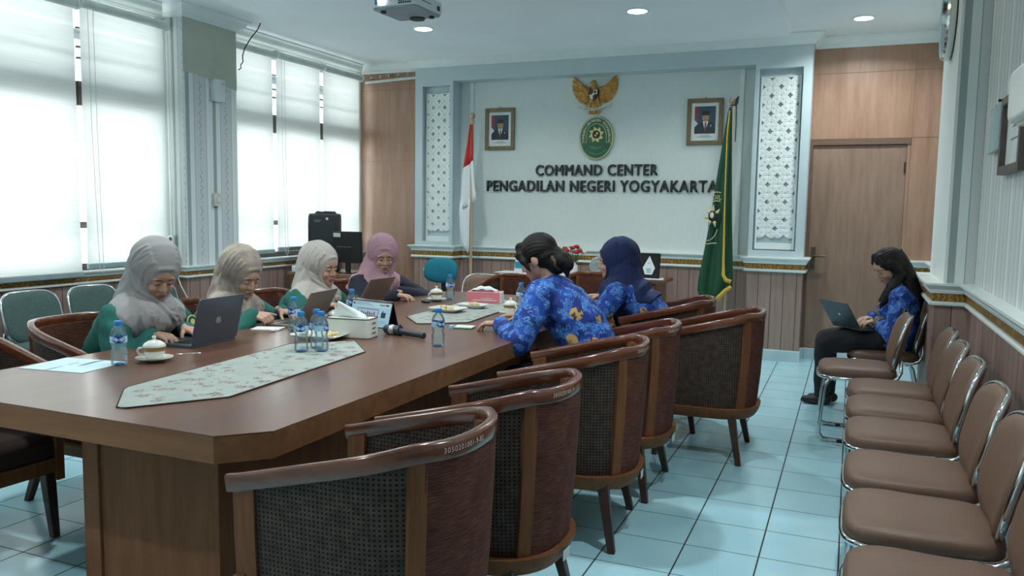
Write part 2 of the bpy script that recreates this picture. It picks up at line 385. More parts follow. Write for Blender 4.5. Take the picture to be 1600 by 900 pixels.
def blind(y0, y1, zb, zt, label, cord=True):
    t = thing('roller_blind', label, 'window blind', (-5.28, (y0 + y1) / 2, zt), 0, 'roller blinds over the windows'); l = y1 - y0
    n = 24; rows = []
    for i in range(n + 1):
        z = -.02 - (zt - zb - .05) * i / n
        rows.append([(.006 * sin(9 * y / l + i * .35) * (i / n) - .02, y, z) for y in [(-l / 2 + .012) + (l - .024) * k / 8 for k in range(9)]])
    b = MB(); b.grid(rows); b.build('fabric', m_blind, t, 180)
    b = MB(); M_ = Matrix.Rotation(R(90), 4, 'X')
    b.lathe([(.0, -l / 2 + .008), (.032, -l / 2 + .008), (.032, l / 2 - .008), (0, l / 2 - .008)], 20, (0, 0, 0), M=M_); b.build('roller_tube', m_tube, t, 40)
    for s in (-1, 1): b = MB(); b.lathe([(0, -.008), (.040, -.008), (.040, .006), (0, .006)], 20, (0, s * l / 2, 0), M=M_); b.box(-.06, .0, s * l / 2 - .006, s * l / 2 + .006, -.03, .045); b.build('bracket', m_white, t, 40)
    MB().box(-.034, -.006, -l / 2 + .01, l / 2 - .01, zb - zt - .005, zb - zt + .035).build('bottom_bar', m_bar, t, bevel=.006)
    if cord:
        b = MB(); x = .02; y = -l / 2 + .05
        b.tube([(x, y, 0), (x, y + .004, -.9), (x + .004, y + .03, zb - zt - .02), (x + .01, y + .045, zb - zt - .05), (x + .01, y + .06, zb - zt - .02), (x, y + .05, -.9), (x, y + .045, 0)], .0022, 5, True); b.build('cord', m_cord, t, 180)
    return t
window('window_1', 2.55, 4.31); window('window_2', 4.31, 5.10); window('window_3', 5.86, 6.50); window('window_4', 6.50, 7.26); window('window_5', 7.26, 8.03); window('added_window_6', .85, 2.55); window('added_window_7', -1.4, .85)  # last two windows are unseen, added for more daylight in the near room
blind(2.62, 4.292, .845, 2.83, 'wide roller blind glowing with daylight at left edge of room', True)
blind(4.318, 5.12, .90, 2.85, 'roller blind just left of the striped window pier')
blind(5.80, 6.475, .93, 2.86, 'roller blind just right of the striped window pier', False)
blind(6.505, 7.24, .945, 2.87, 'roller blind behind the tall black loudspeaker')
blind(7.27, 7.985, .945, 2.87, 'roller blind in the corner beside timber back wall', False)
blind(.9, 2.56, .86, 2.83, 'wide roller blind on an unseen window added for daylight', False)
blind(-1.35, .84, .86, 2.83, 'wide roller blind beside the camera, on unseen window added for daylight', False)
# curtain rail on the timber wall beside the corner
b = MB(); b.tube([(-5.27, 8.06, 2.83), (-4.54, 8.06, 2.86)], .016); 
for k in range(6): b.ell((-5.2 + .12 * k, 8.075, 2.885 + .006 * k), (.012, .012, .012), n=8, k=6)
tag(b.build('curtain_rail', m_tube, None, 40), 'thin white curtain rail across top of corner timber panel', 'curtain rail')
# ------------------------------------------------------------------ back wall: lettering, crest, seal, portraits, screens, flags
YW = 8.12
BACK = -pi / 2
def on_wall(vs, M): return [M @ v for v in vs]
m_letter = plain('black_acrylic_letters', '#26302f', .35, vary=.15, scale=3); m_letter2 = plain('letter_edge', '#1c2322', .4)
def wall_text(s, xl, xr, zc, h, label):
    vs, fs = text(s, 1, .5, 0, 'CENTER', 1.10)
    xs = [v.x for v in vs]; ys = [v.y for v in vs]; kx = (xr - xl) / (max(xs) - min(xs)); ky = h / (max(ys) - min(ys)); cx = (max(xs) + min(xs)) / 2; cy = (max(ys) + min(ys)) / 2
    t = thing('wall_lettering', label, 'sign', ((xl + xr) / 2, YW, zc), 0, 'raised wall lettering'); M = wallM(0, 0, 0, BACK)
    iv = sorted((min(vs[q].x for q in f), max(vs[q].x for q in f)) for f in fs); cuts = []; e = iv[0][1]
    for a, b_ in iv:
        if a - e > .14: cuts.append((a + e) / 2)
        e = max(e, b_)
    for k in range(len(cuts) + 1):
        lo = cuts[k - 1] if k else -1e9; hi = cuts[k] if k < len(cuts) else 1e9; b = MB()
        idx = {}; wv = []
        for q, v in enumerate(vs):
            if lo < v.x < hi: idx[q] = len(wv); wv.append(v)
        wf = [tuple(idx[q] for q in f) for f in fs if f[0] in idx]
        for dx, dz in ((-.020, 0), (0, .0006), (.020, .0003), (-.010, .0009), (.010, .0012)):
            for dy in (-.012, .012): b.add([M @ V(((v.x - cx + dx) * kx, (v.y - cy + dy) * ky, .002 + dz + dy * .01 + (v.z + .5) * .024)) for v in wv], wf)
        b.build('word', m_letter, t)
wall_text('COMMAND CENTER', -3.15, -1.833, 1.818, .112, 'raised black COMMAND CENTER letters, upper line under the green oval seal')
wall_text('PENGADILAN NEGERI YOGYAKARTA', -3.725, -1.235, 1.652, .116, 'raised black PENGADILAN NEGERI YOGYAKARTA letters, lower and longer line on white wall')

m_crest = NT('antique_gold'); _co = m_crest.obj(); m_crest.set(Base_Color=m_crest.ramp(m_crest.noise(_co, 30, 4), [(.3, lin('#a8762f')), (.7, lin('#dba85a'))]), Roughness=.45, Metallic=.15); m_crest = m_crest.m
m_red = plain('crest_red', '#5a2326', .5); m_blk = plain('crest_black', '#22201f', .5); m_cream = plain('crest_cream', '#dcd8c6', .5)
def crest():
    t = thing('eagle_crest', 'golden eagle crest with spread wings and shield above the oval seal', 'crest', (-2.515, YW - .002, 2.585))
    Mx = wallM(0, 0, 0, BACK)
    def bld(b, n, m, sm=40, p=t, bev=0): b.xf(Mx); return b.build(n, m, p, sm, bev)
    out = [(-.045, .085), (-.09, .092), (-.135, .115), (-.19, .155), (-.228, .19), (-.240, .15), (-.243, .10), (-.236, .055), (-.222, .015), (-.200, -.022), (-.172, -.052), (-.142, -.072), (-.11, -.082), (-.075, -.078), (-.045, -.05)]
    for s in (1, -1):
        b = MB(); cx, cy = -.06, .03; rows = []
        for k, z in ((1, .0), (1, .012), (.82, .026), (.55, .036), (.2, .04)):
            rows.append([(s * (cx + (x - cx) * k), cy + (y - cy) * k, z) for x, y in out])
        b.grid(rows, cu=True, caps=True)
        for i in range(4, 14):                                       # feather ridges
            x, y = out[i]
            b.tube([(s * (cx + (x - cx) * f), cy + (y - cy) * f, h) for f, h in ((.3, .036), (.6, .033), (.85, .024), (1.03, .010))], [.006, .008, .009, .005], 6)
        bld(b, 'wing', m_crest)
    b = MB(); b.ell((0, .0, .03), (.05, .10, .035)); b.cap((.0, .07, .03), .032, (-.006, .118, .035), .024); b.ell((-.01, .128, .038), (.028, .022, .022)); b.cap((-.03, .13, .04), .008, (-.046, .118, .042), .003)
    for s in (1, -1): b.cap((s * .03, -.05, .025), .026, (s * .055, -.115, .02), .016); b.cap((s * .055, -.115, .02), .014, (s * .085, -.128, .025), .012)
    b.cap((0, -.10, .02), .035, (0, -.16, .015), .03); bld(b, 'body', m_crest)
    b = MB(); 
    for k in range(-3, 4): b.cap((k * .012, -.13, .02), .010, (k * .019, -.182, .014), .009, 8)
    bld(b, 'tail', m_crest)
    sh = [(-.048, .052), (.048, .052), (.05, .0), (.03, -.045), (0, -.068), (-.03, -.045), (-.05, .0)]
    b = MB(); b.prism(sh, .03, .072, 0); b.prism([(-.044, .046), (-.002, .046), (-.002, .002), (-.044, .002)], .07, .076, 1); b.prism([(.002, .046), (.044, .046), (.044, .002), (.002, .002)], .07, .076, 2)
    b.prism([(-.044, -.002), (-.002, -.002), (-.002, -.058), (-.03, -.042)], .07, .076, 2); b.prism([(.002, -.002), (.044, -.002), (.028, -.042), (.002, -.058)], .07, .076, 1)
    b.ell((.022, .024, .077), (.014, .014, .004), m=0); b.ell((0, .0, .078), (.014, .012, .005), m=2); bld(b, 'shield', [m_blk, m_red, m_cream], None)
    b = MB(); rows = []
    for i in range(25):
        u = -1 + 2 * i / 24; x = .175 * u; y = -.125 - .022 * cos(u * pi * .9) + (.035 * max(0, abs(u) - .55)); rows.append([(x, y + .014, .042 + .008 * cos(u * 9)), (x, y - .014, .042 + .008 * cos(u * 9)), (x, y - .014, .036 + .008 * cos(u * 9)), (x, y + .014, .036 + .008 * cos(u * 9))])
    b.grid(rows, cu=True, caps=True)
    for s in (1, -1): b.prism([(s * .15, -.128), (s * .185, -.10), (s * .172, -.088), (s * .195, -.075), (s * .16, -.085), (s * .135, -.105)][::s], .03, .036)
    rb = bld(b, 'ribbon', m_cream)
    vs, fs = text('BHINNEKA TUNGGAL IKA', .016, .001, 0); b = MB(); b.add([V((v.x, v.y - .147 + 1.6 * v.x * v.x, .053 - abs(v.x) * .12)) for v in vs], fs); b.xf(Mx); b.build('motto', m_blk, rb)
crest()
m_green = plain('seal_green', '#1f5c3f', .3, vary=.05); m_yel = plain('seal_yellow', '#d3cf86', .45); m_rim = plain('seal_rim', '#b9bb8c', .35, .2); m_lgrn = plain('seal_light_green', '#5f9c79', .45)
def seal():
    A, B = .178, .217
    t = thing('oval_seal', 'green oval court seal with a yellow sun and arched white lettering', 'seal', (-2.483, YW, 2.146)); Mx = wallM(0, 0, 0, BACK)
    E = lambda k, n=64: [(A * k * cos(2 * pi * i / n), B * k * sin(2 * pi * i / n)) for i in range(n)]
    b = MB(); b.prism(E(.97), 0, .03); b.xf(Mx); b.build('face', m_green, t, 40)
    b = MB(); b.tube([(x, y, .026) for x, y in E(.985)], .009, 8, True); b.xf(Mx); b.build('rim', m_rim, t, 180)
    arch = [(-.108, -.045), (-.108, .02), (-.100, .07), (-.07, .12), (-.03, .142), (0, .147), (.03, .142), (.07, .12), (.10, .07), (.108, .02), (.108, -.045)]
    b = MB(); b.tube([(-.158, -.05, .031)] + [(x, y, .031) for x, y in arch] + [(.158, -.05, .031)], .0035, 6); b.xf(Mx); b.build('arch_line', m_yel, t, 180)
    b = MB(); s = 'PENGADILAN NEGERI YOGYAKARTA'
    for i, ch in enumerate(s):
        if ch == ' ': continue
        a = R(192 - 204 * (i + .5) / len(s)); x, y = .140 * cos(a), .183 * sin(a) - .002
        tx = -.140 * sin(a), .183 * cos(a); an = math.atan2(-tx[1], -tx[0])
        vs, fs = text(ch, .036, 0, 0)
        for q in (-.0012, 0, .0012): b.add([V((x + (v.x + q) * cos(an) - v.y * sin(an), y + (v.x + q) * sin(an) + v.y * cos(an), .0325 + q * .2)) for v in vs], fs)
    b.xf(Mx); b.build('lettering', m_cream, t)
    b = MB()
    for k in range(8):
        a = 2 * pi * k / 8 + .2; c, s_ = cos(a), sin(a); q = lambda r, d: (r * c - d * s_, r * s_ + d * c + .035)
        b.prism([q(.032, -.018), q(.052, -.021), q(.066, -.010), q(.083, .012), q(.058, .018), q(.032, .016)], .03, .036)
    b.lathe([(0, .03), (.042, .03), (.042, .036), (0, .036)], 32, (0, .035, 0)); b.xf(Mx); sn = b.build('sun', m_yel, t)
    b = MB(); b.lathe([(0, .03), (.035, .03), (.035, .038), (0, .038)], 32, (0, .035, 0), 0); b.prism([(-.02, .055), (.0, .055), (.0, .036), (-.02, .036)], .038, .040, 2); b.prism([(.002, .058), (.02, .055), (.02, .036), (.002, .036)], .038, .040, 1)
    b.prism([(-.019, .033), (0, .033), (0, .012), (-.012, .018)], .038, .040, 1); b.prism([(.002, .033), (.019, .033), (.012, .018), (.002, .012)], .038, .040, 2); b.xf(Mx); b.build('center_shield', [m_blk, m_cream, m_red], sn)
    b = MB()
    for r_, z, th in ((.075, .0, .005), (.115, -.02, .004)):
        b.tube([(r_ * cos(R(a)), -.058 + z + r_ * .75 * sin(R(a)), .031) for a in range(205, 336, 10)], th, 6)
    b.tube([(-.05, -.085, .031), (-.02, -.098, .031), (.02, -.098, .031), (.05, -.085, .031)], .006, 6); b.xf(Mx); b.build('garland', m_lgrn, t, 180)
seal()
m_pframe = plain('olive_wood_frame', '#7b6c50', .45, vary=.12, scale=20); m_mat = plain('white_mount', '#dfe6e4', .6); m_pblue = plain('print_blue', '#2f4a5c', .35); m_pred = plain('print_red', '#7e3c40', .35); m_psuit = plain('print_suit', '#20303a', .35); m_pskin = plain('print_skin', '#b08a70', .35); m_pgrey = plain('print_caption', '#7a8b92', .5)
def portrait(xc, zc, label, flip, glasses):
    t = thing('framed_portrait', label, 'framed portrait', (xc, YW, zc), 0, 'framed portraits'); Mx = wallM(0, 0, 0, BACK); w, h, q = .350, .45, .042
    b = MB()
    for x0, x1, y0, y1 in ((-w/2, -w/2+q, -h/2, h/2), (w/2-q, w/2, -h/2, h/2), (-w/2+q, w/2-q, h/2-q, h/2), (-w/2+q, w/2-q, -h/2, -h/2+q)): b.box(x0, x1, y0, y1, .002, .026)
    b.xf(Mx); b.build('frame', m_pframe, t, bevel=.004)
    b = MB(); b.box(-.006, .006, h/2 - .005, h/2 + .012, .004, .014); b.xf(Mx); b.build('hook', m_pframe, t)
    b = MB(); b.box(-w/2+q, w/2-q, -h/2+q, h/2-q, .001, .010, 0)
    x0, x1, y0, y1 = -.102, .102, -.115, .15
    b.box(x0, x1, y0, y1, .0101, .0108, 1)
    P = lambda pts, z, m: b.prism([(px, py) for px, py in pts], z, z + .0004, m)
    P([(x0, .145), (x0 + .05, .145), (x0 + .045, .05), (x0 + .02, .0), (x0, .02)], .0108, 2); P([(x0, .02), (x0 + .02, .0), (x0 + .045, -.03), (x0, -.06)], .0108, 0)
    P([(-.10, -.115), (-.10, -.05), (-.07, -.02), (-.03, .0), (.04, .0), (.085, -.02), (.10, -.06), (.10, -.115)], .0112, 3)
    P([(-.022, .005), (.034, .005), (.018, -.05), (.006, -.10), (-.008, -.05)], .0116, 0); P([(.0, -.005), (.014, -.005), (.016, -.06), (.006, -.10), (-.004, -.06)], .012, 4)
    n = 24; P([(.006 + .034 * cos(2*pi*k/n), .045 + .046 * sin(2*pi*k/n)) for k in range(n)], .012, 5)
    P([(-.030, .062), (.042, .062), (.040, .098), (.006, .106), (-.028, .098)], .0124, 6)
    P([(-.010, .046), (-.002, .046), (-.002, .043), (-.010, .043)], .0124, 6); P([(.014, .046), (.022, .046), (.022, .043), (.014, .043)], .0124, 6); P([(-.006, .022), (.018, .022), (.016, .018), (-.004, .018)], .0124, 4)
    P([(.055, -.03), (.062, -.03), (.060, -.05), (.054, -.05)], .0116, 0)
    b.box(-.045, .045, -.138, -.133, .0101, .0104, 7); b.box(-.075, .075, -.150, -.145, .0101, .0104, 7)
    b.xf(Mx); b.build('print', [m_mat, m_pblue, m_pred, m_psuit, m_pred, m_pskin, m_blk, m_pgrey], t)
    m_g = NT('picture_glass_%d' % flip)
    return t
portrait(-3.583, 2.265, 'framed portrait of a suited man in black cap beside red and white flag', 0, 0)
portrait(-1.381, 2.283, 'framed portrait of a suited man in black cap beside green flag', 1, 1)

m_carve = plain('white_carved_screen', '#e8f1ef', .45, vary=.02)
def screen(xc, zc, w, h, label):
    t = thing('carved_screen', label, 'carved screen', (xc, 7.985, zc), 0, 'carved white screens in the niches'); Mx = wallM(0, 0, 0, BACK)
    b = MB(); q = .018
    b.box(-w/2, -w/2 + q, -h/2, h/2, -.012, .012); b.box(w/2 - q, w/2, -h/2, h/2, -.012, .012); b.box(-w/2 + q, w/2 - q, -h/2, -h/2 + .06, -.012, .012); b.box(-w/2 + q, w/2 - q, h/2 - .012, h/2, -.012, .012)
    b.xf(Mx); b.build('border', m_carve, t, bevel=.003)
    b = MB(); a = (w - .03) / 4; ny = int((h - .07) / a)
    for i in range(4):
        for j in range(ny):
            x = -w/2 + .015 + (i + .5) * a; y = h/2 - .012 - (j + .5) * a; an = R(45 if (i + j) % 2 else -45)
            rot = Matrix.Rotation(an, 4, 'Z')
            out = []
            for k in range(20):
                c, s_ = cos(2*pi*k/20), sin(2*pi*k/20); out.append(V((a * .70 * math.copysign(abs(c) ** .85, c), a * .51 * s_, 0)))
            def ring(f, z): return [rot @ V((p.x * f, p.y * f, z)) + V((x, y, 0)) for p in out]
            b.grid([ring(1, -.008), ring(1, .006), ring(.92, .010), ring(.55, .0105), ring(.2, .008)], cu=True, caps=True)
            for s_ in (-1, 1): b.ell(rot @ V((s_ * a * .22, 0, 0)) + V((x, y, .0105)), (.008, .008, .004), n=8, k=5)
    b.xf(Mx); b.build('lattice', m_carve, t, 45)
screen(-4.262, 1.842, .315, 1.63, 'white carved lattice screen in left niche above teal chair')
screen(-.670, 1.862, .360, 1.61, 'white carved lattice screen in right niche beside timber door')

# flags
m_pole = wood('flag_pole_timber', '#a88a72', '#cbb39c', 'z', .45, 1, stretch=20); m_fred = plain('flag_red', '#c22f2c', .7, vary=.06, bump=.15, bscale=400); m_fwh = plain('flag_white', '#dfe6e8', .7, vary=.03, bump=.1, bscale=400)
m_fgr = plain('flag_green', '#12482f', .65, vary=.1, bump=.15, bscale=400); m_fringe = plain('gold_fringe', '#c9a43a', .6, vary=.2, scale=90, bump=.6, bscale=200); m_stand = plain('flag_stand_metal', '#5c4a3c', .4, .4)
def solid(rows, th):
    """closed sheet from a grid of points thickened along y"""
    b = MB(); nr, nc = len(rows), len(rows[0])
    back = [[(p[0], p[1] + th, p[2]) for p in r] for r in rows]
    ring = [r + k[::-1] for r, k in zip(rows, back)]
    b.grid(ring, cu=True, caps=True); return b
def flag_red():
    t = thing('national_flag', 'red and white flag hanging furled on a wooden pole', 'flag', (-3.74, 7.74, 0))
    b = MB(); b.tube([(0, 0, .03), (0, 0, 2.31)], .017, 14); b.build('pole', m_pole, t, 40)
    b = MB(); b.lathe([(.004, 2.31), (.02, 2.31), (.022, 2.325), (.012, 2.335), (.024, 2.345), (.032, 2.365), (.030, 2.385), (.018, 2.402), (0, 2.408)], 20); b.build('finial', m_pole, t, 60)
    b = MB(); b.lathe([(0, 0), (.14, 0), (.14, .02), (.04, .05), (.024, .12), (0, .12)], 24); b.build('base', m_stand, t, 40)
    def sheet(prof, z_of, name, m, yk=1):
        rows = []
        for i in range(len(prof)):
            z, xl, xr = prof[i]; row = []
            for k in range(15):
                u = k / 14; x = xl + (xr - xl) * u
                row.append((x, -.022 + yk * .018 * sin(u * 9 + z * 1.5) * min(1, (2.4 - z) * 2) , z_of(z, u)))
            rows.append(row)
        solid(rows, .006).build(name, m, t, 180)
    sl = lambda z, u: z
    sheet([(2.28, -.018, .014), (2.2, -.03, .016), (2.08, -.05, .020), (1.95, -.075, .026), (1.86, -.095, .03)], lambda z, u: z + (.09 * (u - .5) if z < 1.9 else .03 * (u - .5) if z < 2.1 else 0), 'red_half', m_fred)
    sheet([(1.86, -.095, .03), (1.75, -.108, .042), (1.6, -.118, .058), (1.5, -.13, .068), (1.43, -.135, .072)], lambda z, u: z + (.09 * (u - .5) if z > 1.8 else .12 * (u - .5) if z < 1.55 else 0), 'white_half', m_fwh)
    sheet([(1.5, -.125, -.0), (1.36, -.138, -.004), (1.2, -.13, -.006), (1.08, -.118, -.012), (1.02, -.11, -.022)], lambda z, u: z - (.11 * u if z < 1.1 else 0), 'white_fold', m_fwh, .7)
flag_red()
def flag_green():
    t = thing('court_flag', 'dark green court flag with gold fringe hanging on pole by right niche', 'flag', (-1.075, 7.72, 0))
    b = MB(); b.tube([(0, 0.02, .03), (0, 0.02, 2.40)], .017, 14); b.build('pole', m_pole, t, 40)
    b = MB(); b.ell((0, .02, 2.425), (.028, .028, .034)); b.build('finial', m_pole, t, 180)
    b = MB(); b.lathe([(0, 0), (.14, 0), (.14, .02), (.04, .05), (.024, .12), (0, .12)], 24, (0, .02, 0)); b.build('base', m_stand, t, 40)
    b = MB(); b.tube([(.0, -.012, 2.385), (.03, -.01, 2.38), (.045, -.005, 2.44), (.055, -.005, 2.46), (.05, 0, 2.40), (.042, -.01, 2.38), (.046, -.01, 2.2), (.044, -.005, 2.05)], [.006, .007, .012, .010, .006, .006, .005, .004], 8); b.tube([(.02 * cos(a / 12 * 2 * pi), .02 + .02 * sin(a / 12 * 2 * pi), 2.385) for a in range(12)], .005, 6, True)
    b.build('black_ribbon', m_blk, t, 180)
    P = [(2.375, -.025, .008), (2.25, -.04, .012), (2.05, -.065, .02), (1.8, -.095, .03), (1.5, -.13, .045), (1.2, -.165, .06), (.95, -.205, .078), (.75, -.235, .09), (.58, -.255, .085)]
    rows = []
    for i, (z, xl, xr) in enumerate(P):
        k = (2.4 - z) / 1.8
        rows.append([(xl + (xr - xl) * u, -.02 - .05 * k * (.5 + .5 * sin(u * 13 + .6)) - .03 * k, z - (.10 * max(0, 1 - abs(u - .45) * 2.2) if z < .6 else 0) + (.09 * u if z < .6 else 0)) for u in [q / 28 for q in range(29)]])
    solid(rows, .008).build('cloth', m_fgr, t, 180, sub=1)
    fr = [(-.012, -.055, 2.33), (-.022, -.075, 2.1), (-.018, -.10, 1.8), (-.012, -.118, 1.5), (-.005, -.128, 1.2), (0, -.135, .95), (.004, -.138, .82), (.03, -.138, .775), (.075, -.13, .76)]
    b = MB(); b.tube(fr, [.006] * 4 + [.009, .011, .016, .02, .02], 8)
    b.tube([(.075, -.12, .715), (.03, -.14, .68), (-.04, -.14, .60), (-.10, -.13, .55), (-.16, -.13, .53), (-.10, -.11, .50), (-.03, -.09, .43)], [.018, .02, .022, .022, .022, .02, .016], 8); b.build('fringe', m_fringe, t, 180)
    # what shows of the embroidered badge
    Mx = wallM(0, 0, 0, BACK); b = MB(); vs, fs = text('DIL', .06, 0, 0); b.add([V((v.x - .085, v.y + 1.535, .125)) for v in vs], fs)
    b.tube([(-.125, 1.575, .118), (-.09, 1.585, .12), (-.05, 1.58, .11)], .004, 6); b.tube([(-.13, 1.49, .118), (-.095, 1.505, .12), (-.05, 1.50, .112)], .004, 6); b.tube([(-.175, 1.13, .118), (-.13, 1.14, .13), (-.09, 1.18, .12), (-.07, 1.24, .115)], .004, 6); b.tube([(-.18, 1.10, .118), (-.12, 1.11, .13), (-.07, 1.115, .12)], .004, 6)
    for k in range(6):
        a = R(40 + 50 * k); b.cap((-.115 + .05 * cos(a), 1.36 + .06 * sin(a), .118), .016, (-.115 + .075 * cos(a), 1.36 + .105 * sin(a), .11), .004, 8)
    b.xf(Mx); b.build('badge', plain('embroidery_cream', '#c9b98a', .7), t, 60)
    b = MB(); b.ell((-.115, 1.36, .118), (.042, .056, .012)); b.xf(Mx); bd = b.build('badge_center', m_blk, t, 180)
    b = MB(); b.ell((-.122, 1.37, .128), (.018, .028, .006)); b.xf(Mx); b.build('badge_shield', m_cream, bd, 180)
flag_green()

# ------------------------------------------------------------------ ceiling: downlights, projector, cable
m_lamp = emit('lamp_diffuser', (.93, .99, 1, 1), 22); m_lring = plain('lamp_ring', '#e6eceb', .4)
def downlight(x, y, z, label):
    t = thing('ceiling_light', label, 'ceiling light', (x, y, z), 0, 'round ceiling downlights')
    b = MB(); b.lathe([(.074, -.001), (.074, -.010), (.088, -.006), (.088, 0), (.074, 0)], 32); b.build('ring', m_lring, t, 50)
    MB().lathe([(0, -.007), (.074, -.007), (.074, -.002), (0, -.002)], 32).build('diffuser', m_lamp, t, 50)
    l = bpy.data.lights.new('bulb', 'AREA'); l.shape = 'DISK'; l.size = .13; l.energy = LAMP_W; l.color = (.93, .99, 1); l.spread = R(150)
    o = bpy.data.objects.new('bulb', l); C.objects.link(o); o.parent = t; o.location = (0, 0, -.012)
downlight(-3.47, 6.2, 2.93, 'round ceiling downlight just beyond the white projector')
downlight(-1.6, 6.2, 2.93, 'round ceiling downlight in the middle of the dropped ceiling')
downlight(.005, 7.45, 3.03, 'round ceiling downlight in front of the timber door wall')
downlight(-3.47, 3.2, 2.93, 'round ceiling downlight above laptop end of table, out of view'); downlight(-1.6, 3.2, 2.93, 'round ceiling downlight above empty barrel chairs, out of view')
downlight(-2.5, .4, 2.93, 'round ceiling downlight behind the camera'); downlight(.0, 2.6, 3.03, 'round ceiling downlight above brown chairs, out of view')
t = thing('cove_lamp', 'warm cove lamp at edge of the dropped ceiling panel', 'lamp', (-.50, 5.55, 2.985))
MB().lathe([(0, -.02), (.02, -.02), (.022, 0), (.02, .02), (0, .02)], 16).build('bulb_glass', emit('warm_bulb', (1, .72, .3, 1), 4), t, 60)
l = bpy.data.lights.new('warm', 'POINT'); l.energy = 1.2; l.color = (1, .66, .2); l.shadow_soft_size = .02; o = bpy.data.objects.new('warm', l); C.objects.link(o); o.parent = t; o.location = (.06, -.0, 0)

m_pj = plain('projector_white', '#cfdcdf', .4, vary=.03); m_pjd = plain('projector_base_grey', '#8f9aa2', .5); m_dark = plain('black_plastic', '#17191b', .4, vary=.2); m_grille = plain('grille_dark', '#2b3033', .6)
def projector():
    t = thing('projector', 'white ceiling projector with a lit lens above the table', 'projector', (-2.845, 4.86, 2.70), R(-2))
    b = MB(); b.prism(rrect(.35, .36, .03), .012, .095); b.build('housing', m_pj, t, 40, .008)
    b = MB(); b.prism(rrect(.335, .345, .03), 0, .0125); b.build('base_plate', m_pjd, t, 40, .004)
    b = MB(); b.box(-.135, -.115, -.186, -.178, .03, .07); b.build('lens_slot', plain('blue_lens_cover', '#3f6a80', .2), t)
    b = MB(); b.lathe([(0, 0), (.024, 0), (.024, .012), (.018, .014), (0, .014)], 24, M=Matrix.Translation((-.085, -.178, .052)) @ Matrix.Rotation(R(90), 4, 'X')); b.build('lens', emit('lens_glow', (.9, .98, 1, 1), 14), t, 40)
    b = MB()
    for i in range(6):
        for j in range(4): b.box(.045 + i * .017, .057 + i * .017, -.1835, -.178, .022 + j * .016, .033 + j * .016)
    b.build('front_grille', m_grille, t)
    vs, fs = text('acer', .02, .001, 0); b = MB(); b.add([V((v.x - .01, -.1815, v.y + .055)) for v in vs], fs); b.build('maker_mark', m_grille, t)
    b = MB(); b.box(.1745, .179, -.10, .02, .050, .053); b.box(.1745, .179, .10, .13, .03, .06); b.build('side_slots', m_grille, t)
    for x, y in ((-.11, -.12), (.12, .12)): b = MB(); b.lathe([(0, -.014), (.018, -.014), (.018, .002), (0, .002)], 16, (x, y, 0)); b.build('foot', m_grille, t, 40)
    b = MB(); b.lathe([(0, -.012), (.05, -.012), (.055, .002), (0, .002)], 20, (0.0, .13, 0)); b.build('mount_plate', m_grille, t, 40)
    b = MB(); b.tube([(0, 0, .09), (0, 0, .22)], .02, 14); b.lathe([(0, .215), (.06, .215), (.06, .23), (0, .23)], 20); b.build('ceiling_mount', m_pj, t, 40)
projector()
b = MB(); b.tube([(-4.756, 5.657, 2.95), (-4.79, 5.66, 2.90), (-4.90, 5.69, 2.83), (-4.98, 5.71, 2.76), (-5.01, 5.72, 2.70), (-5.02, 5.735, 2.655), (-5.06, 5.75, 2.63), (-5.10, 5.80, 2.615), (-5.14, 5.815, 2.605)], .005, 8)
tag(b.build('hanging_cable', m_dark, None, 180), 'loose black cable hanging from ceiling beside window pier', 'cable')

# ------------------------------------------------------------------ left pier and right wall fittings
m_dev = plain('white_plastic', '#dbe4e2', .35, vary=.03); m_ivory = plain('ivory_plastic', '#cfcdbf', .4)
t = thing('wall_sensor', 'white plastic box high on the striped window pier', 'wall box', (-5.15, 5.535, 2.38))
Mx = wallM(0, 0, 0, 0)
b = MB(); b.prism(rrect(.13, .19, .02), 0, .05); b.xf(Mx); b.build('case', m_dev, t, 40, .006)
b = MB(); b.box(.02, .045, .05, .075, .049, .058); b.box(-.04, .03, -.03, -.028, .049, .052); b.xf(Mx); b.build('button', m_ivory, t)
t = thing('wall_socket', 'small ivory socket box halfway up the striped window pier', 'socket', (-5.15, 5.505, 1.44))
b = MB(); b.prism(rrect(.075, .115, .008), 0, .03); b.xf(Mx); b.build('box', m_ivory, t, 40, .003)
b = MB(); b.prism(rrect(.03, .04, .004), .03, .042); b.xf(Mx); b.build('rocker', m_dev, t, 40)
t = thing('power_strip', 'white power strip fixed on side of window pier above first woman', 'power strip', (-5.30, 5.165, 1.05)); My = wallM(0, 0, 0, BACK)
b = MB(); b.prism(rrect(.06, .16, .012), 0, .03); b.xf(My); b.build('case', m_dev, t, 40, .003)
b = MB()
for z in (-.05, 0, .05): b.lathe([(0, .03), (.017, .03), (.019, .032), (.019, .033), (0, .031)], 18, (0, z, 0))
b.xf(My); b.build('socket', m_grille, t, 40)
b = MB(); b.tube([(.0, -.01, .08), (.0, -.012, .6), (.0, -.01, 1.75)], .004, 6); b.tube([(0, -.01, -.08), (.03, -.03, -.16), (.08, -.05, -.14), (.08, -.02, 0.0), (.05, -.01, .6), (.04, -.01, 1.7)], .003, 6); b.build('lead', m_cord, t, 180)
b = MB(); b.tube([(-5.29, 5.13, .95), (-5.20, 5.10, .80), (-5.12, 5.06, .72), (-4.9, 5.03, .45), (-4.6, 5.02, .006), (-4.3, 5.0, .006)], .005, 6)
tag(b.build('white_lead', m_cord, None, 180), 'thin white lead sagging down behind the first woman', 'cable')
m_chrome = plain('chrome', '#d5d9da', .12, 1., vary=.02); m_glassy = plain('clock_glass', '#a9b8b6', .08, 0, vary=.03)
t = thing('wall_clock', 'round chrome wall clock seen edge-on high on right pier', 'clock', (.535, 5.97, 2.655)); Mz = wallM(0, 0, 0, pi)
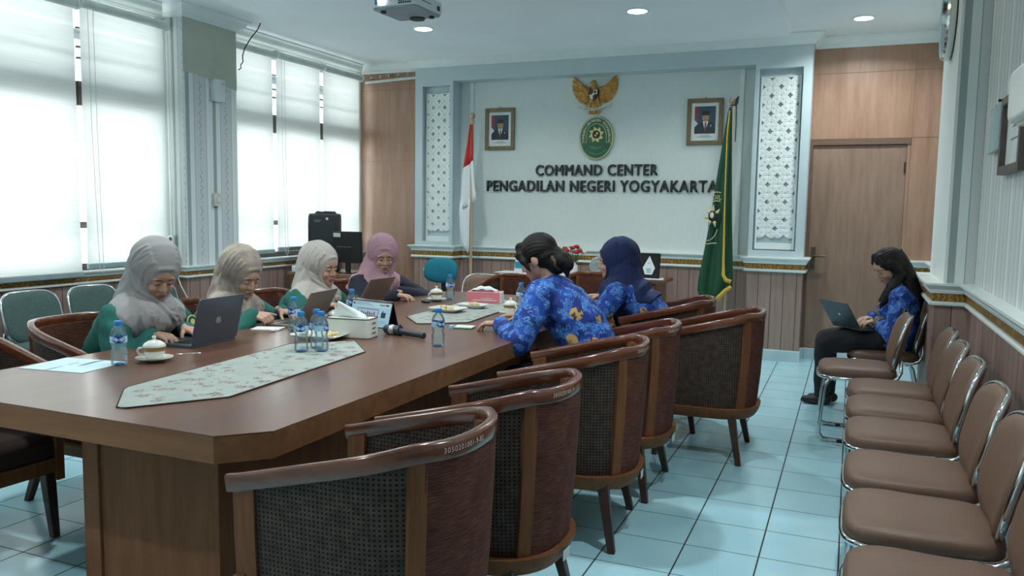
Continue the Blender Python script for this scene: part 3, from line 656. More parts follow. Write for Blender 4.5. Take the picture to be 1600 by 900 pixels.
b = MB(); b.lathe([(.215, .0), (.25, .0), (.262, .02), (.262, .045), (.25, .058), (.228, .05), (.222, .03), (.215, .03)], 48); b.xf(Mz); b.build('rim', m_chrome, t, 40)
b = MB(); b.lathe([(0, .02), (.225, .02), (.225, .03), (0, .03)], 48); b.xf(Mz); b.build('dial', m_glassy, t, 40)
b = MB(); b.box(-.006, .006, 0, .12, .031, .034); b.box(0, .16, -.004, .004, .034, .037)
for k in range(12): a = 2 * pi * k / 12; b.ell((.19 * cos(a), .19 * sin(a), .031), (.008, .008, .002), n=8, k=4)
b.xf(Mz); b.build('hands', m_blk, t)
b = MB(); b.lathe([(0, 0), (.255, 0), (.255, .018), (0, .018)], 48); b.xf(Mz); b.build('back', m_dark, t, 40)
t = thing('wall_dispenser', 'white rounded plastic dispenser on right striped wall, cut by frame edge', 'dispenser', (.70, 3.73, 1.88))
b = MB(); b.prism(rrect(.39, .215, .05), 0, .13); b.xf(Mz); b.build('case', m_dev, t, 40, .02, 4)
b = MB(); b.prism(rrect(.28, .03, .01), .02, .10); b.xf(Mz); b.xf(Matrix.Translation((0, 0, -.105))); b.build('outlet', m_ivory, t, 40)
t = thing('certificate_frame', 'dark framed certificate beyond the white dispenser on right wall', 'picture frame', (.70, 4.44, 1.79))
b = MB(); w, h, q = .55, .38, .04
for x0, x1, y0, y1 in ((-w/2, -w/2+q, -h/2, h/2), (w/2-q, w/2, -h/2, h/2), (-w/2+q, w/2-q, h/2-q, h/2), (-w/2+q, w/2-q, -h/2, -h/2+q)): b.box(x0, x1, y0, y1, .0, .04)
b.xf(Mz); b.build('frame', plain('dark_frame', '#4d4440', .4), t, bevel=.003)
b = MB(); b.box(-w/2+q, w/2-q, -h/2+q, h/2-q, 0, .012); b.box(-.12, .12, -.03, -.02, .012, .0125, 1); b.box(-.09, .09, .03, .04, .012, .0125, 1); b.xf(Mz); b.build('certificate', [m_mat, m_pgrey], t)
t = thing('glass_plaque', 'pale glass plaque with green edge hanging beside dark certificate frame', 'plaque', (.70, 4.97, 1.855))
m_gp = plain('glass_plaque_face', '#b7d0d2', .12, vary=.05); b = MB(); b.prism(rrect(.30, .24, .006), .02, .03); b.xf(Mz); b.build('panel', m_gp, t, 40)
b = MB(); b.box(-.15, .15, -.123, -.118, .012, .034); b.xf(Mz); b.build('edge', plain('green_glass_edge', '#2f7a5c', .2), t)
b = MB(); b.tube([(0, .12, .0), (0, .12, .03)], .006, 8); b.tube([(0.0, .15, .0), (0.0, .15, .02)], .008, 8); b.xf(Mz); b.build('peg', m_dark, t, 40)
# ------------------------------------------------------------------ conference table and runners
TZ = .75
m_top = wood('table_veneer', '#553629', '#7c5543', 'y', .30, .8, .12, stretch=7, contrast=.3); m_edge = wood('table_edge_timber', '#6e4830', '#946746', 'x', .5, 1, 0)
m_edge.node_tree.nodes['Principled BSDF'].inputs['Specular IOR Level'].default_value = .2
m_ped = wood('table_base_timber', '#69442f', '#8f5f43', 'z', .65, 1, stretch=10)
m_ped.node_tree.nodes['Principled BSDF'].inputs['Specular IOR Level'].default_value = .15
t = thing('conference_table', 'large brown timber conference table with clipped corners', 'table', (-2.2, 3.6, 0))
def tpoly(i): 
    x0, x1, y0, y1, k = -2.97 + i, -1.49 - i, 1.69 + i, 5.58 - i, .115
    return [(x + 2.2, y - 3.6) for x, y in ((x0 + k, y0), (x1 - k, y0), (x1, y0 + k), (x1, y1 - k), (x1 - k, y1), (x0 + k, y1), (x0, y1 - k), (x0, y0 + k))]
b = MB(); b.prism(tpoly(0), .7462, TZ); b.build('tabletop', m_top, t, bevel=.0015)
b = MB(); b.prism(tpoly(.0005), .668, .746); b.build('edge_band', m_edge, t, bevel=.002)
for nm, y0, y1 in (('pedestal', 1.93, 2.55), ('pedestal', 4.75, 5.30)):
    b = MB(); b.box(-2.40 + 2.2, -1.815 + 2.2, y0 - 3.6, y1 - 3.6, 0, .668); b.box(-2.41 + 2.2, -2.335 + 2.2, y0 - .012 - 3.6, y1 + .012 - 3.6, 0, .668); b.box(-1.885 + 2.2, -1.805 + 2.2, y0 - .012 - 3.6, y1 + .012 - 3.6, 0, .668)
    b.build(nm, m_ped, t, bevel=.003)
b = MB(); b.box(-2.30 + 2.2, -1.93 + 2.2, 2.55 - 3.6, 4.75 - 3.6, .05, .64); b.build('center_panel', m_ped, t)
def runner_mat():
    n = NT('runner_floral'); co = n.obj(); v = n.n('ShaderNodeTexVoronoi', i_Vector=n.n('ShaderNodeMapping', i_Vector=co, i_Scale=(16, 16, 1)).outputs[0], i_Scale=1.0, i_Randomness=.9)
    nz = n.noise(co, 60, 3, .7); d = n.math('ADD', v.outputs[0], n.math('MULTIPLY', n.math('SUBTRACT', nz, .5), .9))
    fl = n.math('MULTIPLY', n.math('LESS_THAN', d, .36), n.math('GREATER_THAN', n.noise(co, 150, 2), .46))
    base = n.ramp(n.noise(co, 9, 3), [(.3, lin('#9aa39d')), (.7, lin('#a8b0a9'))])
    n.set(Base_Color=n.mix(fl, base, n.ramp(n.noise(co, 14, 2), [(.35, lin('#8a7570')), (.65, lin('#786260'))])), Roughness=.75); n.bump(n.noise(co, 300, 1), .2, .001); return n.m
m_run = runner_mat(); m_hem = plain('dark_hem', '#3a3430', .7)
def runner(pts, label):
    cx = sum(p[0] for p in pts) / len(pts); cy = sum(p[1] for p in pts) / len(pts)
    t = thing('table_runner', label, 'table runner', (cx, cy, TZ), 0, 'floral table runners'); P = [(x - cx, y - cy) for x, y in pts]
    b = MB(); b.prism(P, .0005, .0035); b.build('cloth', m_run, t)
    b = MB(); b.tube([(x, y, .0028) for x, y in P], .0026, 6, True); b.build('hem', m_hem, t, 180)
runner([(-2.30, 2.02), (-2.28, 1.985), (-2.10, 1.80), (-2.065, 1.805), (-1.885, 2.06), (-1.96, 2.99), (-2.17, 3.22), (-2.38, 3.0)], 'floral table runner nearest the camera under the water bottles')
runner([(-2.40, 4.10), (-2.20, 3.87), (-2.17, 3.88), (-1.97, 4.05), (-2.04, 5.02), (-2.25, 5.22), (-2.45, 5.0)], 'floral table runner at far end under snack plate and pink tissue box')

# ------------------------------------------------------------------ cane barrel chairs
m_rail = wood('lacquered_mahogany', '#4d2618', '#7d442b', 'x', .18, 2.5, .6, stretch=6); m_frame2 = wood('chair_frame_timber', '#603c26', '#8b5a39', 'z', .55, 2, 0)
m_frame2.node_tree.nodes['Principled BSDF'].inputs['Specular IOR Level'].default_value = .2
m_leg = plain('dark_leg_timber', '#3f2a21', .4, vary=.2)
m_uph = NT('ribbed_brown_velvet'); _u = m_uph.uv(); _n1 = m_uph.noise(m_uph.scale(_u, (6, 130, 1)), 3, 3, .7); _n2 = m_uph.noise(_u, 8, 2)
m_uph.set(Base_Color=m_uph.ramp(m_uph.math('ADD', m_uph.math('MULTIPLY', _n1, .8), m_uph.math('MULTIPLY', _n2, .2)), [(.36, lin('#422820')), (.52, lin('#5d3a30')), (.70, lin('#865b4a'))]), Roughness=.9, Specular_IOR_Level=.15)
m_uph.bump(_n1, .25, .003); m_uph = m_uph.m
m_seat = plain('brown_seat_velvet', '#35211b', .9, vary=.15, scale=30)
def cane():
    n = NT('black_woven_cane'); u = n.uv(); x, y, z = n.xyz(u); s = .0125
    fx = n.math('SUBTRACT', n.math('FRACT', n.math('DIVIDE', x, s)), .5); fy = n.math('SUBTRACT', n.math('FRACT', n.math('DIVIDE', y, s)), .5)
    r2 = n.math('ADD', n.math('MULTIPLY', fx, fx), n.math('MULTIPLY', fy, fy)); hole = n.math('LESS_THAN', r2, .060)
    sx = n.math('SINE', n.math('MULTIPLY', n.math('ADD', x, y), pi / s)); col = n.mix(hole, n.ramp(n.noise(u, 30, 2), [(.3, lin('#3f332c')), (.7, lin('#55463c'))]), lin('#0c0a0a'))
    n.set(Base_Color=col, Roughness=.6, Specular_IOR_Level=.2); n.bump(n.math('SUBTRACT', n.math('MULTIPLY', sx, .3), n.math('MULTIPLY', hole, 1.0)), .6, .003); return n.m
m_cane = cane(); m_stick = plain('paper_sticker', '#d3d6d0', .6); m_stickp = plain('sticker_print', '#73787a', .6); m_chalk = plain('white_marker', '#cfc6bd', .7)
HW, XF, XB = .265, .30, -.27
def plan(s, hw=HW, xf=XF, xb=XB):
    """U-shaped plan, s 0..1 from the left arm front round the back to the right arm front"""
    x1 = .0; ls = xf - x1; a, c = hw, x1 - xb; la = pi * math.sqrt((a * a + c * c) / 2); L = 2 * ls + la; d = s * L
    if d < ls: return (xf - d, hw)
    if d > ls + la: return (x1 + d - ls - la, -hw)
    th = (d - ls) / la * pi; ex = .82
    sx = abs(sin(th)) ** ex; cy = math.copysign(abs(cos(th)) ** ex, cos(th)); return (x1 - c * sx, a * cy)
def rail_z(x): 
    k = min(1, max(0, (XF - x) / (XF + .20))); return .700 + .125 * k
SB = .365          # plan fraction where side panels end and the curved back begins
def shell(b, s0, s1, z0, zt, t0, t1, n=24, m=0, inset=.0):
    ring = []
    for i in range(n + 1):
        s = s0 + (s1 - s0) * i / n; rows = []
        for z_, hwk in ((0, .90), (.35, .955), (.7, .985), (1, 1.0)):
            x, y = plan(s); zz = z0 + (zt(x) - z0) * z_
            k = hwk
            xo, yo = plan(s, HW * k - t0, XF, XB * k + t0); xi, yi = plan(s, HW * k - t1, XF, XB * k + t1); rows.append((xo, yo, xi, yi, zz))
        ring.append([(a, c, z) for a, c, _, _, z in rows] + [(a, c, z) for _, _, a, c, z in rows[::-1]])
    b.grid(ring, cu=True, caps=True, m=m)
def uvc(co): return (math.atan2(co.y, -co.x - .02) * .27, co.z)
def make_barrel():
    t = thing('barrel_chair', 'x', 'chair', (0, 0, 0), 0, 'cane barrel chairs')
    # arm and back rail, one bent piece
    sect = [(-.018, -.026), (.007, -.026), (.009, -.022), (.009, .012), (.005, .0175), (-.001, .0185), (-.012, .0185), (-.018, .0165), (-.021, .011), (-.021, -.022)]
    path = []
    for i in range(49):
        x, y = plan(i / 48, HW, XF + .01, XB); path.append((x, y, rail_z(x) - .002))
    b = MB(); b.sweep(path, sect); b.build('arm_rail', m_rail, t, 50)
    b = MB(); shell(b, SB, 1 - SB, .30, lambda x: rail_z(x) - .025, -.004, .035); b.build('back_upholstery', m_uph, t, 60, uvf=uvc)
    for s0, s1 in ((.045, SB - .025), (1 - SB + .025, .955)):
        b = MB(); shell(b, s0, s1, .29, lambda x: rail_z(x) - .03, .008, .016, 12); b.build('cane_panel', m_cane, t, 60, uvf=lambda co: (co.x if abs(co.y) > .2 else co.x, co.z))
    b = MB()                                                    # frame: bottom band, rear posts, front stiles
    shell(b, .0, 1, .245, lambda x: .305, .0, .03, 40)
    for s0 in (SB - .03, 1 - SB - .005): shell(b, s0, s0 + .035, .25, lambda x: rail_z(x) - .02, -.004, .03, 3)
    for s0, q in ((.004, 1), (.996, -1)): shell(b, s0, s0 + q * .045, .25, lambda x: rail_z(x) - .02, .0, .028, 3)
    for s in (-1, 1):
        b.prism([(.265, .25), (.325, .25), (.325, .425), (.318, .44), (.30, .45), (.265, .46)], s * HW * .93 - .016, s * HW * .93 + .016, M=Matrix(((1, 0, 0, 0), (0, 0, 1, 0), (0, 1, 0, 0), (0, 0, 0, 1))))
    b.box(.285, .318, -HW * .9, HW * .9, .285, .345); b.build('frame', m_frame2, t, 50)
    b = MB(); P = [plan(i / 24, HW - .035, XF + .01, XB + .04) for i in range(25)]; b.prism(P, .30, .345); b.build('seat_base', m_frame2, t)
    b = MB(); P = [plan(i / 24, HW - .042, XF + .015, XB + .05) for i in range(25)]
    cx, cy = .05, 0
    b.grid([[(cx + (x - cx) * k, cy + (y - cy) * k, z) for x, y in P] for k, z in ((.97, .345), (1, .36), (1, .41), (.96, .435), (.8, .45), (.4, .457), (.05, .458))], cu=True, caps=True); b.build('seat_cushion', m_seat, t, 60)
    for sx, sy in ((1, 1), (1, -1), (-1, 1), (-1, -1)):
        if sx > 0: p0, p1 = V((.285, sy * .215, .25)), V((.285, sy * .235, 0))
        else: p0, p1 = V((-.135, sy * .20, .25)), V((-.185, sy * .255, 0))
        b = MB(); b.grid([[p + V((dx * w, dy * w, 0)) for dx, dy in ((-1, -1), (1, -1), (1, 1), (-1, 1))] for p, w in ((p0 + V((0, 0, .03)), .022), (p0, .022), (p1, .015))], cu=True, caps=True); b.build('leg', m_leg, t, bevel=.003)
    return t
RT = None
def on_rail(ang, off, z):
    """point outside (off>0) or inside the back rail at heading ang from straight back"""
    global RT
    if RT is None:
        q = np.array([plan(i / 2000) for i in range(400, 1601)]); RT = (np.arctan2(q[:, 1], -q[:, 0])[::-1], q[::-1])
    x = float(np.interp(ang, RT[0], RT[1][:, 0])); y = float(np.interp(ang, RT[0], RT[1][:, 1])); n = V((x / .27 ** 2, y / HW ** 2, 0)).normalized(); return V((x, y, z)) + n * off, n
def chair_marks(t, num, front=False):
    """painted inventory number on the outside of the rail, paper labels below"""
    if num:
        vs, fs = text(num, .019, 0, 0, spacing=1.2); b = MB(); out = []
        for v in vs:
            a = .30 - v.x / .30; p, n = on_rail(a, .0100, rail_z(-.2) - .006 + v.y); out.append(p)
        b.add(out, fs); b.build('inventory_number', m_chalk, t)
    b = MB()
    if front: c0, c1, off, zz, hh = .25, .55, -.0255, .765, .02
    else: c0, c1, off, zz, hh = -.22, -.02, .004, .274, .018
    rows = []
    for i in range(7):
        a = (c0 + (c1 - c0) * i / 6) * (1 if front else -1); p, n = on_rail(a, off if front else -.018, zz); rows.append([p + n * (0 if front else .02) + V((0, 0, -hh)), p + n * (0 if front else .02) + V((0, 0, hh))])
    b.grid(rows); l = b.build('inventory_label', m_stick, t)
CH0 = make_barrel()
CH = []
def barrel(x, y, rz, label):
    c = CH0 if not CH else dup(CH0)
    CH.append(c); c.location = (x, y, 0); c.rotation_euler = (0, 0, R(rz)); c['label'] = label; return c
chs = [
 (-1.105, 1.80, 180, 'barrel chair with white number on its rail, closest to camera', '3050201001-9-82', 0),
 (-1.075, 2.44, 180, 'barrel chair second from the camera on near side of the table', '3050201001-9', 0),
 (-1.045, 3.31, 186, 'barrel chair third from the camera on near side of the table', '3050201 001-4', 0),
 (-1.035, 3.95, 181, 'barrel chair holding the bareheaded woman in blue batik', '3050201001-1-2', 0),
 (-.70, 4.73, 181, 'empty barrel chair pulled well back from table, all legs showing', '', 0),
 (-1.06, 5.27, 184, 'barrel chair holding the woman in navy hijab', '', 0),
 (-3.30, 2.03, -3, 'empty barrel chair at the near left corner of the table', '', 0),
 (-3.30, 2.74, 0, 'barrel chair with inner paper label behind woman in grey hijab', '', 1),
 (-3.36, 3.46, 4, 'barrel chair holding the woman in mottled beige hijab', '', 0),
 (-3.36, 4.18, 0, 'barrel chair holding the woman in pale cream hijab', '', 0),
 (-3.36, 5.06, -12, 'barrel chair holding the woman in pink hijab', '', 0),
 (-2.60, 6.20, -92, 'empty barrel chair with paper label at the far end of table', '', 2),
 (-2.08, 6.78, -88, 'empty barrel chair in front of credenza, between the two batik women', '', 0)]
for x, y, rz, lb, num, fr in chs: barrel(x, y, rz, lb)
for c, (x, y, rz, lb, num, fr) in zip(CH, chs):
    if num or fr: chair_marks(c, num, bool(fr))

# ------------------------------------------------------------------ chrome stacking chairs
def vinyl(name, h): return plain(name, h, .48, vary=.07, scale=5, bump=.25, bscale=260)
m_tan = vinyl('tan_vinyl', '#6c5344'); m_grey = plain('grey_green_fabric', '#4f6664', .85, vary=.12, scale=60, bump=.2, bscale=300); m_rub = plain('black_rubber', '#1b1b1b', .7)
def make_stack(name, group, m_pad):
    t = thing(name, 'x', 'chair', (0, 0, 0), 0, group)
    def pad(outline, prof, M, nm):
        b = MB(); rows = []
        for k, z in prof: rows.append([M @ V((x * k, y * k, z)) for x, y in outline])
        b.grid(rows, cu=True, caps=True); return b.build(nm, m_pad, t, 75)
    o = []
    for k in range(40):
        a = 2 * pi * k / 40; c, s = cos(a), sin(a); o.append((.225 * math.copysign(abs(c) ** .45, c), (.215 - .012 * (c < 0)) * math.copysign(abs(s) ** .45, s)))
    pad(o, ((.955, -.022), (.99, -.015), (1, .004), (.985, .020), (.93, .032), (.75, .042), (.4, .046), (.05, .046)), Matrix.Translation((.02, 0, .425)), 'seat')
    Mb = Matrix.Translation((-.225, 0, .615)) @ Matrix.Rotation(R(-14), 4, 'Y') @ Matrix(((0, 0, 1, 0), (1, 0, 0, 0), (0, 1, 0, 0), (0, 0, 0, 1)))
    ob = []
    for k in range(40):
        a = 2 * pi * k / 40; c, s = cos(a), sin(a); e = .55; ob.append(((.205 - .02 * (s < 0) * abs(s)) * math.copysign(abs(c) ** e, c), .172 * math.copysign(abs(s) ** e, s)))
    bend = lambda p: p
    rows = []
    for k, z in ((.05, -.022), (.6, -.022), (.95, -.018), (1, -.006), (1, .006), (.95, .018), (.75, .027), (.4, .031), (.05, .032)):
        rows.append([Mb @ V((x * k, y * k, z + .9 * (x * k) ** 2)) for x, y in ob])
    b = MB(); b.grid(rows, cu=True, caps=True); b.build('backrest', m_pad, t, 75)
    b = MB()
    P = [Mb @ V((x * 1.03, y * 1.03, -.004 + .9 * x * x)) for x, y in ob]
    b.tube(P, .0105, 10, True); b.build('back_frame', m_chrome, t, 180)
    b = MB(); b.tube([(.02 + x * 1.0, y * 1.0, .400) for x, y in o], .0105, 10, True); b.build('seat_frame', m_chrome, t, 180)
    for s in (-1, 1):
        b = MB(); b.tube([(-.10, s * .212, .40), (-.16, s * .212, .402), (-.195, s * .208, .42), (-.215, s * .200, .46), (-.212, s * .19, .53)], .0105, 10); b.build('back_bracket', m_chrome, t, 180)
        b = MB(); r = .0115
        b.tube([(.16, s * .17, .392), (.185, s * .20, .385), (.205, s * .205, .34), (.225, s * .205, .10), (.225, s * .205, .05), (.205, s * .205, .02), (.165, s * .205, .0125), (-.17, s * .205, .0125), (-.205, s * .205, .02), (-.225, s * .205, .05), (-.22, s * .205, .10), (-.16, s * .205, .36), (-.14, s * .20, .388), (-.12, s * .17, .392)], r, 10); b.build('leg', m_chrome, t, 180)
        for q in (.09, -.14): b = MB(); b.box(q, q + .03, s * .205 - .012, s * .205 + .012, .0, .02); b.build('foot_pad', m_rub, t)
    b = MB(); b.tube([(.15, -.19, .385), (.15, .19, .385)], .009, 8); b.tube([(-.12, -.19, .385), (-.12, .19, .385)], .009, 8); b.build('crossbar', m_chrome, t, 180)
    return t
ST0 = make_stack('stacking_chair', 'tan chrome stacking chairs', m_tan)
tan = [(.27, 4.80, 180, 'tan vinyl chrome chair, farthest of the close row along right wall'), (.265, 4.33, 180, 'tan vinyl chrome chair, second farthest of the close row by right wall'),
 (.265, 3.84, 180, 'tan vinyl chrome chair, third from far end of the row by right wall'), (.265, 3.26, 180, 'tan vinyl chrome chair, third from the camera in row by right wall'),
 (.265, 2.76, 180, 'tan vinyl chrome chair, second from the camera in row by right wall'), (.27, 2.24, 180, 'tan vinyl chrome chair, nearest the camera, cut by bottom frame edge'),
 (.095, 5.43, 182, 'tan vinyl chrome chair standing forward of the row, its sled legs showing'), (.27, 6.17, 180, 'tan vinyl chrome chair under the woman with lap laptop'),
 (-3.13, 6.55, -90, 'tan chrome chair back seen beyond the far end of table'), (-5.05, 5.40, 0, 'tan chrome chair against window wall behind mottled beige hijab')]
for i, (x, y, rz, lb) in enumerate(tan):
    c = ST0 if i == 0 else dup(ST0); c.location = (x, y, 0); c.rotation_euler = (0, 0, R(rz)); c['label'] = lb
SG0 = make_stack('fabric_chair', 'grey chrome fabric chairs by the windows', m_grey)
for i, (x, y, rz, lb) in enumerate([(-4.87, 3.70, 0, 'grey fabric chrome chair leftmost under the windows'), (-4.87, 4.19, 0, 'grey fabric chrome chair right behind the woman in grey hijab'), (-4.85, 4.73, 0, 'grey fabric chrome chair nearest the window pier, mostly hidden'), (-4.87, 3.18, 0, 'grey fabric chrome chair at left edge of the photo, mostly out of frame')]):
    c = SG0 if i == 0 else dup(SG0); c.location = (x, y, 0); c.rotation_euler = (0, 0, R(rz)); c['label'] = lb

# teal swivel chair
m_teal = plain('teal_fabric', '#0e6f83', .85, vary=.06, bump=.2, bscale=300)
t = thing('swivel_chair', 'teal fabric swivel office chair behind the far end of table', 'office chair', (-3.68, 6.95, 0), R(-95))
b = MB(); rows = []
ob = []
for k in range(36):
    a = 2 * pi * k / 36; c, s = cos(a), sin(a); ob.append((.19 * math.copysign(abs(c) ** .7, c) * (1 - .07 * s), .125 * math.copysign(abs(s) ** .7, s)))
Mb = Matrix.Translation((-.02, 0, .79)) @ Matrix.Rotation(R(-6), 4, 'Y') @ Matrix(((0, 0, 1, 0), (1, 0, 0, 0), (0, 1, 0, 0), (0, 0, 0, 1)))
for k, z in ((.05, -.03), (.7, -.03), (.97, -.015), (1, .0), (.97, .018), (.8, .034), (.4, .042), (.05, .044)): rows.append([Mb @ V((x * k, y * k, z + .8 * (x * k) ** 2)) for x, y in ob])
b.grid(rows, cu=True, caps=True); b.build('backrest', m_teal, t, 75)
b = MB(); b.prism(rrect(.44, .44, .12), .44, .50); b.build('seat', m_teal, t, 60, .02, 4)
b = MB(); b.box(-.085, -.05, -.03, .03, .42, .78); b.build('back_post', m_dark, t, bevel=.006)
b = MB(); b.tube([(0, 0, .08), (0, 0, .44)], .026, 14); b.build('column', m_dark, t, 40)
for k in range(5):
    a = 2 * pi * k / 5; b = MB(); b.cap((0, 0, .09), .022, (.26 * cos(a), .26 * sin(a), .065), .016, 8); lg = b.build('leg', m_dark, t, 60)
    b = MB(); b.lathe([(0, -.012), (.026, -.012), (.026, .012), (0, .012)], 16, (.26 * cos(a), .26 * sin(a), .026), M=Matrix.Rotation(R(90), 4, 'X')); b.build('caster', m_rub, lg, 50)
b = MB(); b.lathe([(0, -.01), (.018, -.01), (.018, .01), (0, .01)], 12, (-.02, -.20, .79), M=Matrix.Rotation(R(90), 4, 'X')); b.build('side_cap', m_dev, t, 50)

# ------------------------------------------------------------------ credenza at the back with what stands on it
m_cred = wood('credenza_timber', '#6f4c38', '#96694d', 'z', .4, 1, .1); m_credt = wood('credenza_top', '#5b3b2c', '#7c5440', 'x', .35, 1, .2)
t = thing('credenza', 'low brown timber credenza against the back wall', 'cabinet', (-2.50, 7.68, 0))
b = MB(); b.box(-.86, .83, -.20, .22, .04, .72); b.build('body', m_cred, t, bevel=.003)
b = MB(); b.box(-.89, .90, -.24, .24, .72, .75); b.build('top', m_credt, t, bevel=.004)
for k in range(4):
    b = MB(); b.box(-.85 + k * .42, -.85 + k * .42 + .41, -.215, -.20, .07, .70); d = b.build('door', m_cred, t, bevel=.003)
    b = MB(); b.ell((-.85 + k * .42 + (.37 if k % 2 == 0 else .04), -.225, .45), (.014, .014, .014), n=10, k=8); b.build('knob', m_crest, d, 180)
b = MB(); b.box(-.84, .81, -.17, .2, 0, .04); b.build('plinth', m_dark, t)
CT = .75
m_lace = plain('white_cloth', '#dfe4e0', .8)
b = MB(); b.prism([(-3.36, 7.50), (-1.66, 7.50), (-1.62, 7.55), (-1.66, 7.78), (-3.36, 7.78)], CT, CT + .004); tag(b.build('credenza_cloth', m_lace), 'white cloth strip along top of brown credenza', 'cloth')
m_cyan = plain('cyan_print', '#2f97b5', .5)
t = thing('tissue_dispenser', 'white and cyan house-shaped tissue pack on left end of credenza', 'tissue pack', (-3.07, 7.62, CT + .004), R(8))
b = MB(); b.prism([(-.105, 0), (.105, 0), (.095, .03), (.085, .13), (.055, .185), (.03, .235), (-.03, .235), (-.055, .185), (-.085, .13), (-.095, .03)], -.06, .06, M=Matrix(((1, 0, 0, 0), (0, 0, 1, 0), (0, 1, 0, 0), (0, 0, 0, 1)))); b.build('pack', m_dev, t, bevel=.006)
b = MB(); b.box(-.084, .084, -.0625, .0625, .045, .115); b.build('cyan_band', m_cyan, t, bevel=.004)
t = thing('flower_vase', 'small vase of red and white flowers on the credenza', 'flowers', (-2.56, 7.66, CT + .004))
b = MB(); b.lathe([(0, 0), (.035, 0), (.05, .04), (.045, .09), (.025, .12), (.03, .13), (.024, .125), (.0, .12)], 20); b.build('vase', plain('white_ceramic', '#d9dbd6', .2), t, 60)
m_ros = plain('rose_red', '#a5252c', .6, vary=.3, scale=60); m_rosw = plain('rose_white', '#d8cfc8', .6, vary=.1, scale=60); m_leaf = plain('leaf_green', '#3f6b3d', .6, vary=.25)
random.seed(3)
for k in range(11):
    a = 2.4 * k; r_ = .03 + .075 * (k / 11) ** .6; p = V((r_ * cos(a) * 1.2, r_ * sin(a) * .8, .20 + .075 * (1 - k / 11) + .02 * random.random()))
    b = MB()
    for j in range(5): b.ell(p + V((.012 * cos(j * 1.25), .012 * sin(j * 1.25), .004 * (j % 2))), (.018, .015, .016), Matrix.Rotation(j * 1.25, 3, 'Z'), 8, 6)
    b.ell(p + V((0, 0, .008)), (.016, .016, .014), n=8, k=6); f = b.build('flower', m_ros if k % 5 in (0, 2, 4) else m_rosw, t, 180)
    b = MB(); b.tube([(0, 0, .11), (p.x * .5, p.y * .5, .16), tuple(p)], .003, 5); b.build('stem', m_leaf, f, 180)
for k in range(7):
    a = .9 * k + .3; b = MB(); d = V((cos(a), sin(a) * .7, 0)); n = V((-sin(a), cos(a), 0)); p0 = V((0, 0, .12)) + d * .03
    b.grid([[p0 + d * (.11 * u) + n * (.022 * sin(pi * u) * w) + V((0, 0, .05 * sin(2 * u) + .004 * abs(w))) for w in (-1, 0, 1)] for u in (0, .25, .5, .75, 1)]); b.build('leaf', m_leaf, t, 180)
m_clear = plain('clear_acrylic', '#c3cfcf', .1, Transmission_Weight=.55, IOR=1.2); m_sil = plain('silver_rim', '#cfd5d4', .25, .6)
t = thing('glass_trophy', 'round clear glass trophy on credenza beside the flowers', 'trophy', (-2.28, 7.62, CT + .004), R(10)); My = Matrix(((1, 0, 0, 0), (0, 0, -1, 0), (0, 1, 0, .1), (0, 0, 0, 1)))
b = MB(); b.lathe([(0, -.008), (.085, -.008), (.085, .008), (0, .008)], 8, M=My); b.build('disc', m_clear, t)
b = MB(); b.tube([(.088 * cos(2*pi*(k+.0)/8), 0, .1 + .088 * sin(2*pi*k/8)) for k in range(8)], .009, 8, True); b.box(-.06, .06, -.03, .03, 0, .022); b.build('rim', m_sil, t, 50)
b = MB(); b.box(-.05, .05, -.0095, -.008, .10, .105); b.box(-.06, .06, -.0095, -.008, .075, .08); b.box(-.04, .04, -.0095, -.008, .125, .13); b.build('engraving', m_pgrey, t)
t = thing('award_box', 'black award case with white diamond plaque at right end of credenza', 'award', (-1.785, 7.64, CT + .004), R(-4))
Mt = Matrix.Rotation(R(-8), 4, 'X'); b = MB(); b.box(-.095, .095, 0, .05, 0, .245, M=Mt); b.build('case', plain('black_velvet', '#15171a', .8), t, bevel=.006)
b = MB(); b.prism([(0, .215), (.06, .10), (.035, .035), (-.035, .035), (-.06, .10)], 0, .012, M=Mt @ Matrix(((1, 0, 0, 0), (0, 0, -1, 0), (0, 1, 0, 0), (0, 0, 0, 1)))); b.build('plaque', m_mat, t, bevel=.002)
b = MB(); 
for w, z in ((.02, .14), (.05, .085), (.045, .07), (.05, .055)): b.box(-w/2, w/2, -.0135, -.012, z, z + .006, M=Mt)
b.build('plaque_text', m_cyan, t)
b = MB(); b.box(-1.80, -1.63, 7.49, 7.60, CT + .0042, CT + .0055); tag(b.build('paper_sheet', m_mat), 'white paper sheet at right front corner of credenza', 'paper')

# ------------------------------------------------------------------ desk, speaker and monitor in the left back corner
t = thing('corner_desk', 'timber drawer desk in corner behind pink hijab woman', 'desk', (-4.72, 6.75, 0))
b = MB(); b.box(-.42, .40, -.30, .30, .715, .745); b.build('top', m_cred, t, bevel=.003)
b = MB(); b.box(-.40, -.36, -.28, .28, 0, .715); b.box(.34, .38, -.28, .28, 0, .715); b.box(-.36, .34, .24, .27, .1, .715); b.build('carcass', m_cred, t)
for k in range(2):
    b = MB(); b.box(-.355 + k * .35, -.355 + k * .35 + .34, -.30, -.27, .54, .71); d = b.build('drawer', m_cred, t, bevel=.003)
    b = MB(); b.ell((-.185 + k * .35, -.315, .63), (.022, .016, .012), n=10, k=8); b.build('knob', m_chrome, d, 180)
m_spk = plain('speaker_black', '#22262a', .5, vary=.15)
t = thing('loudspeaker', 'tall black loudspeaker on corner desk before the windows', 'loudspeaker', (-4.92, 6.78, .745), R(-62))
b = MB(); pf = [(-.13, 0), (.13, 0), (.14, .08), (.14, .46), (.12, .56), (.085, .58), (-.10, .58), (-.13, .555)]
b.prism(pf, -.15, .15, M=Matrix(((1, 0, 0, 0), (0, 0, 1, 0), (0, 1, 0, 0), (0, 0, 0, 1)))); b.build('cabinet', m_spk, t, bevel=.018, seg=3)
b = MB(); b.box(.138, .148, -.12, .12, .06, .50); b.build('front_grille', m_grille, t, bevel=.01)
b = MB(); 
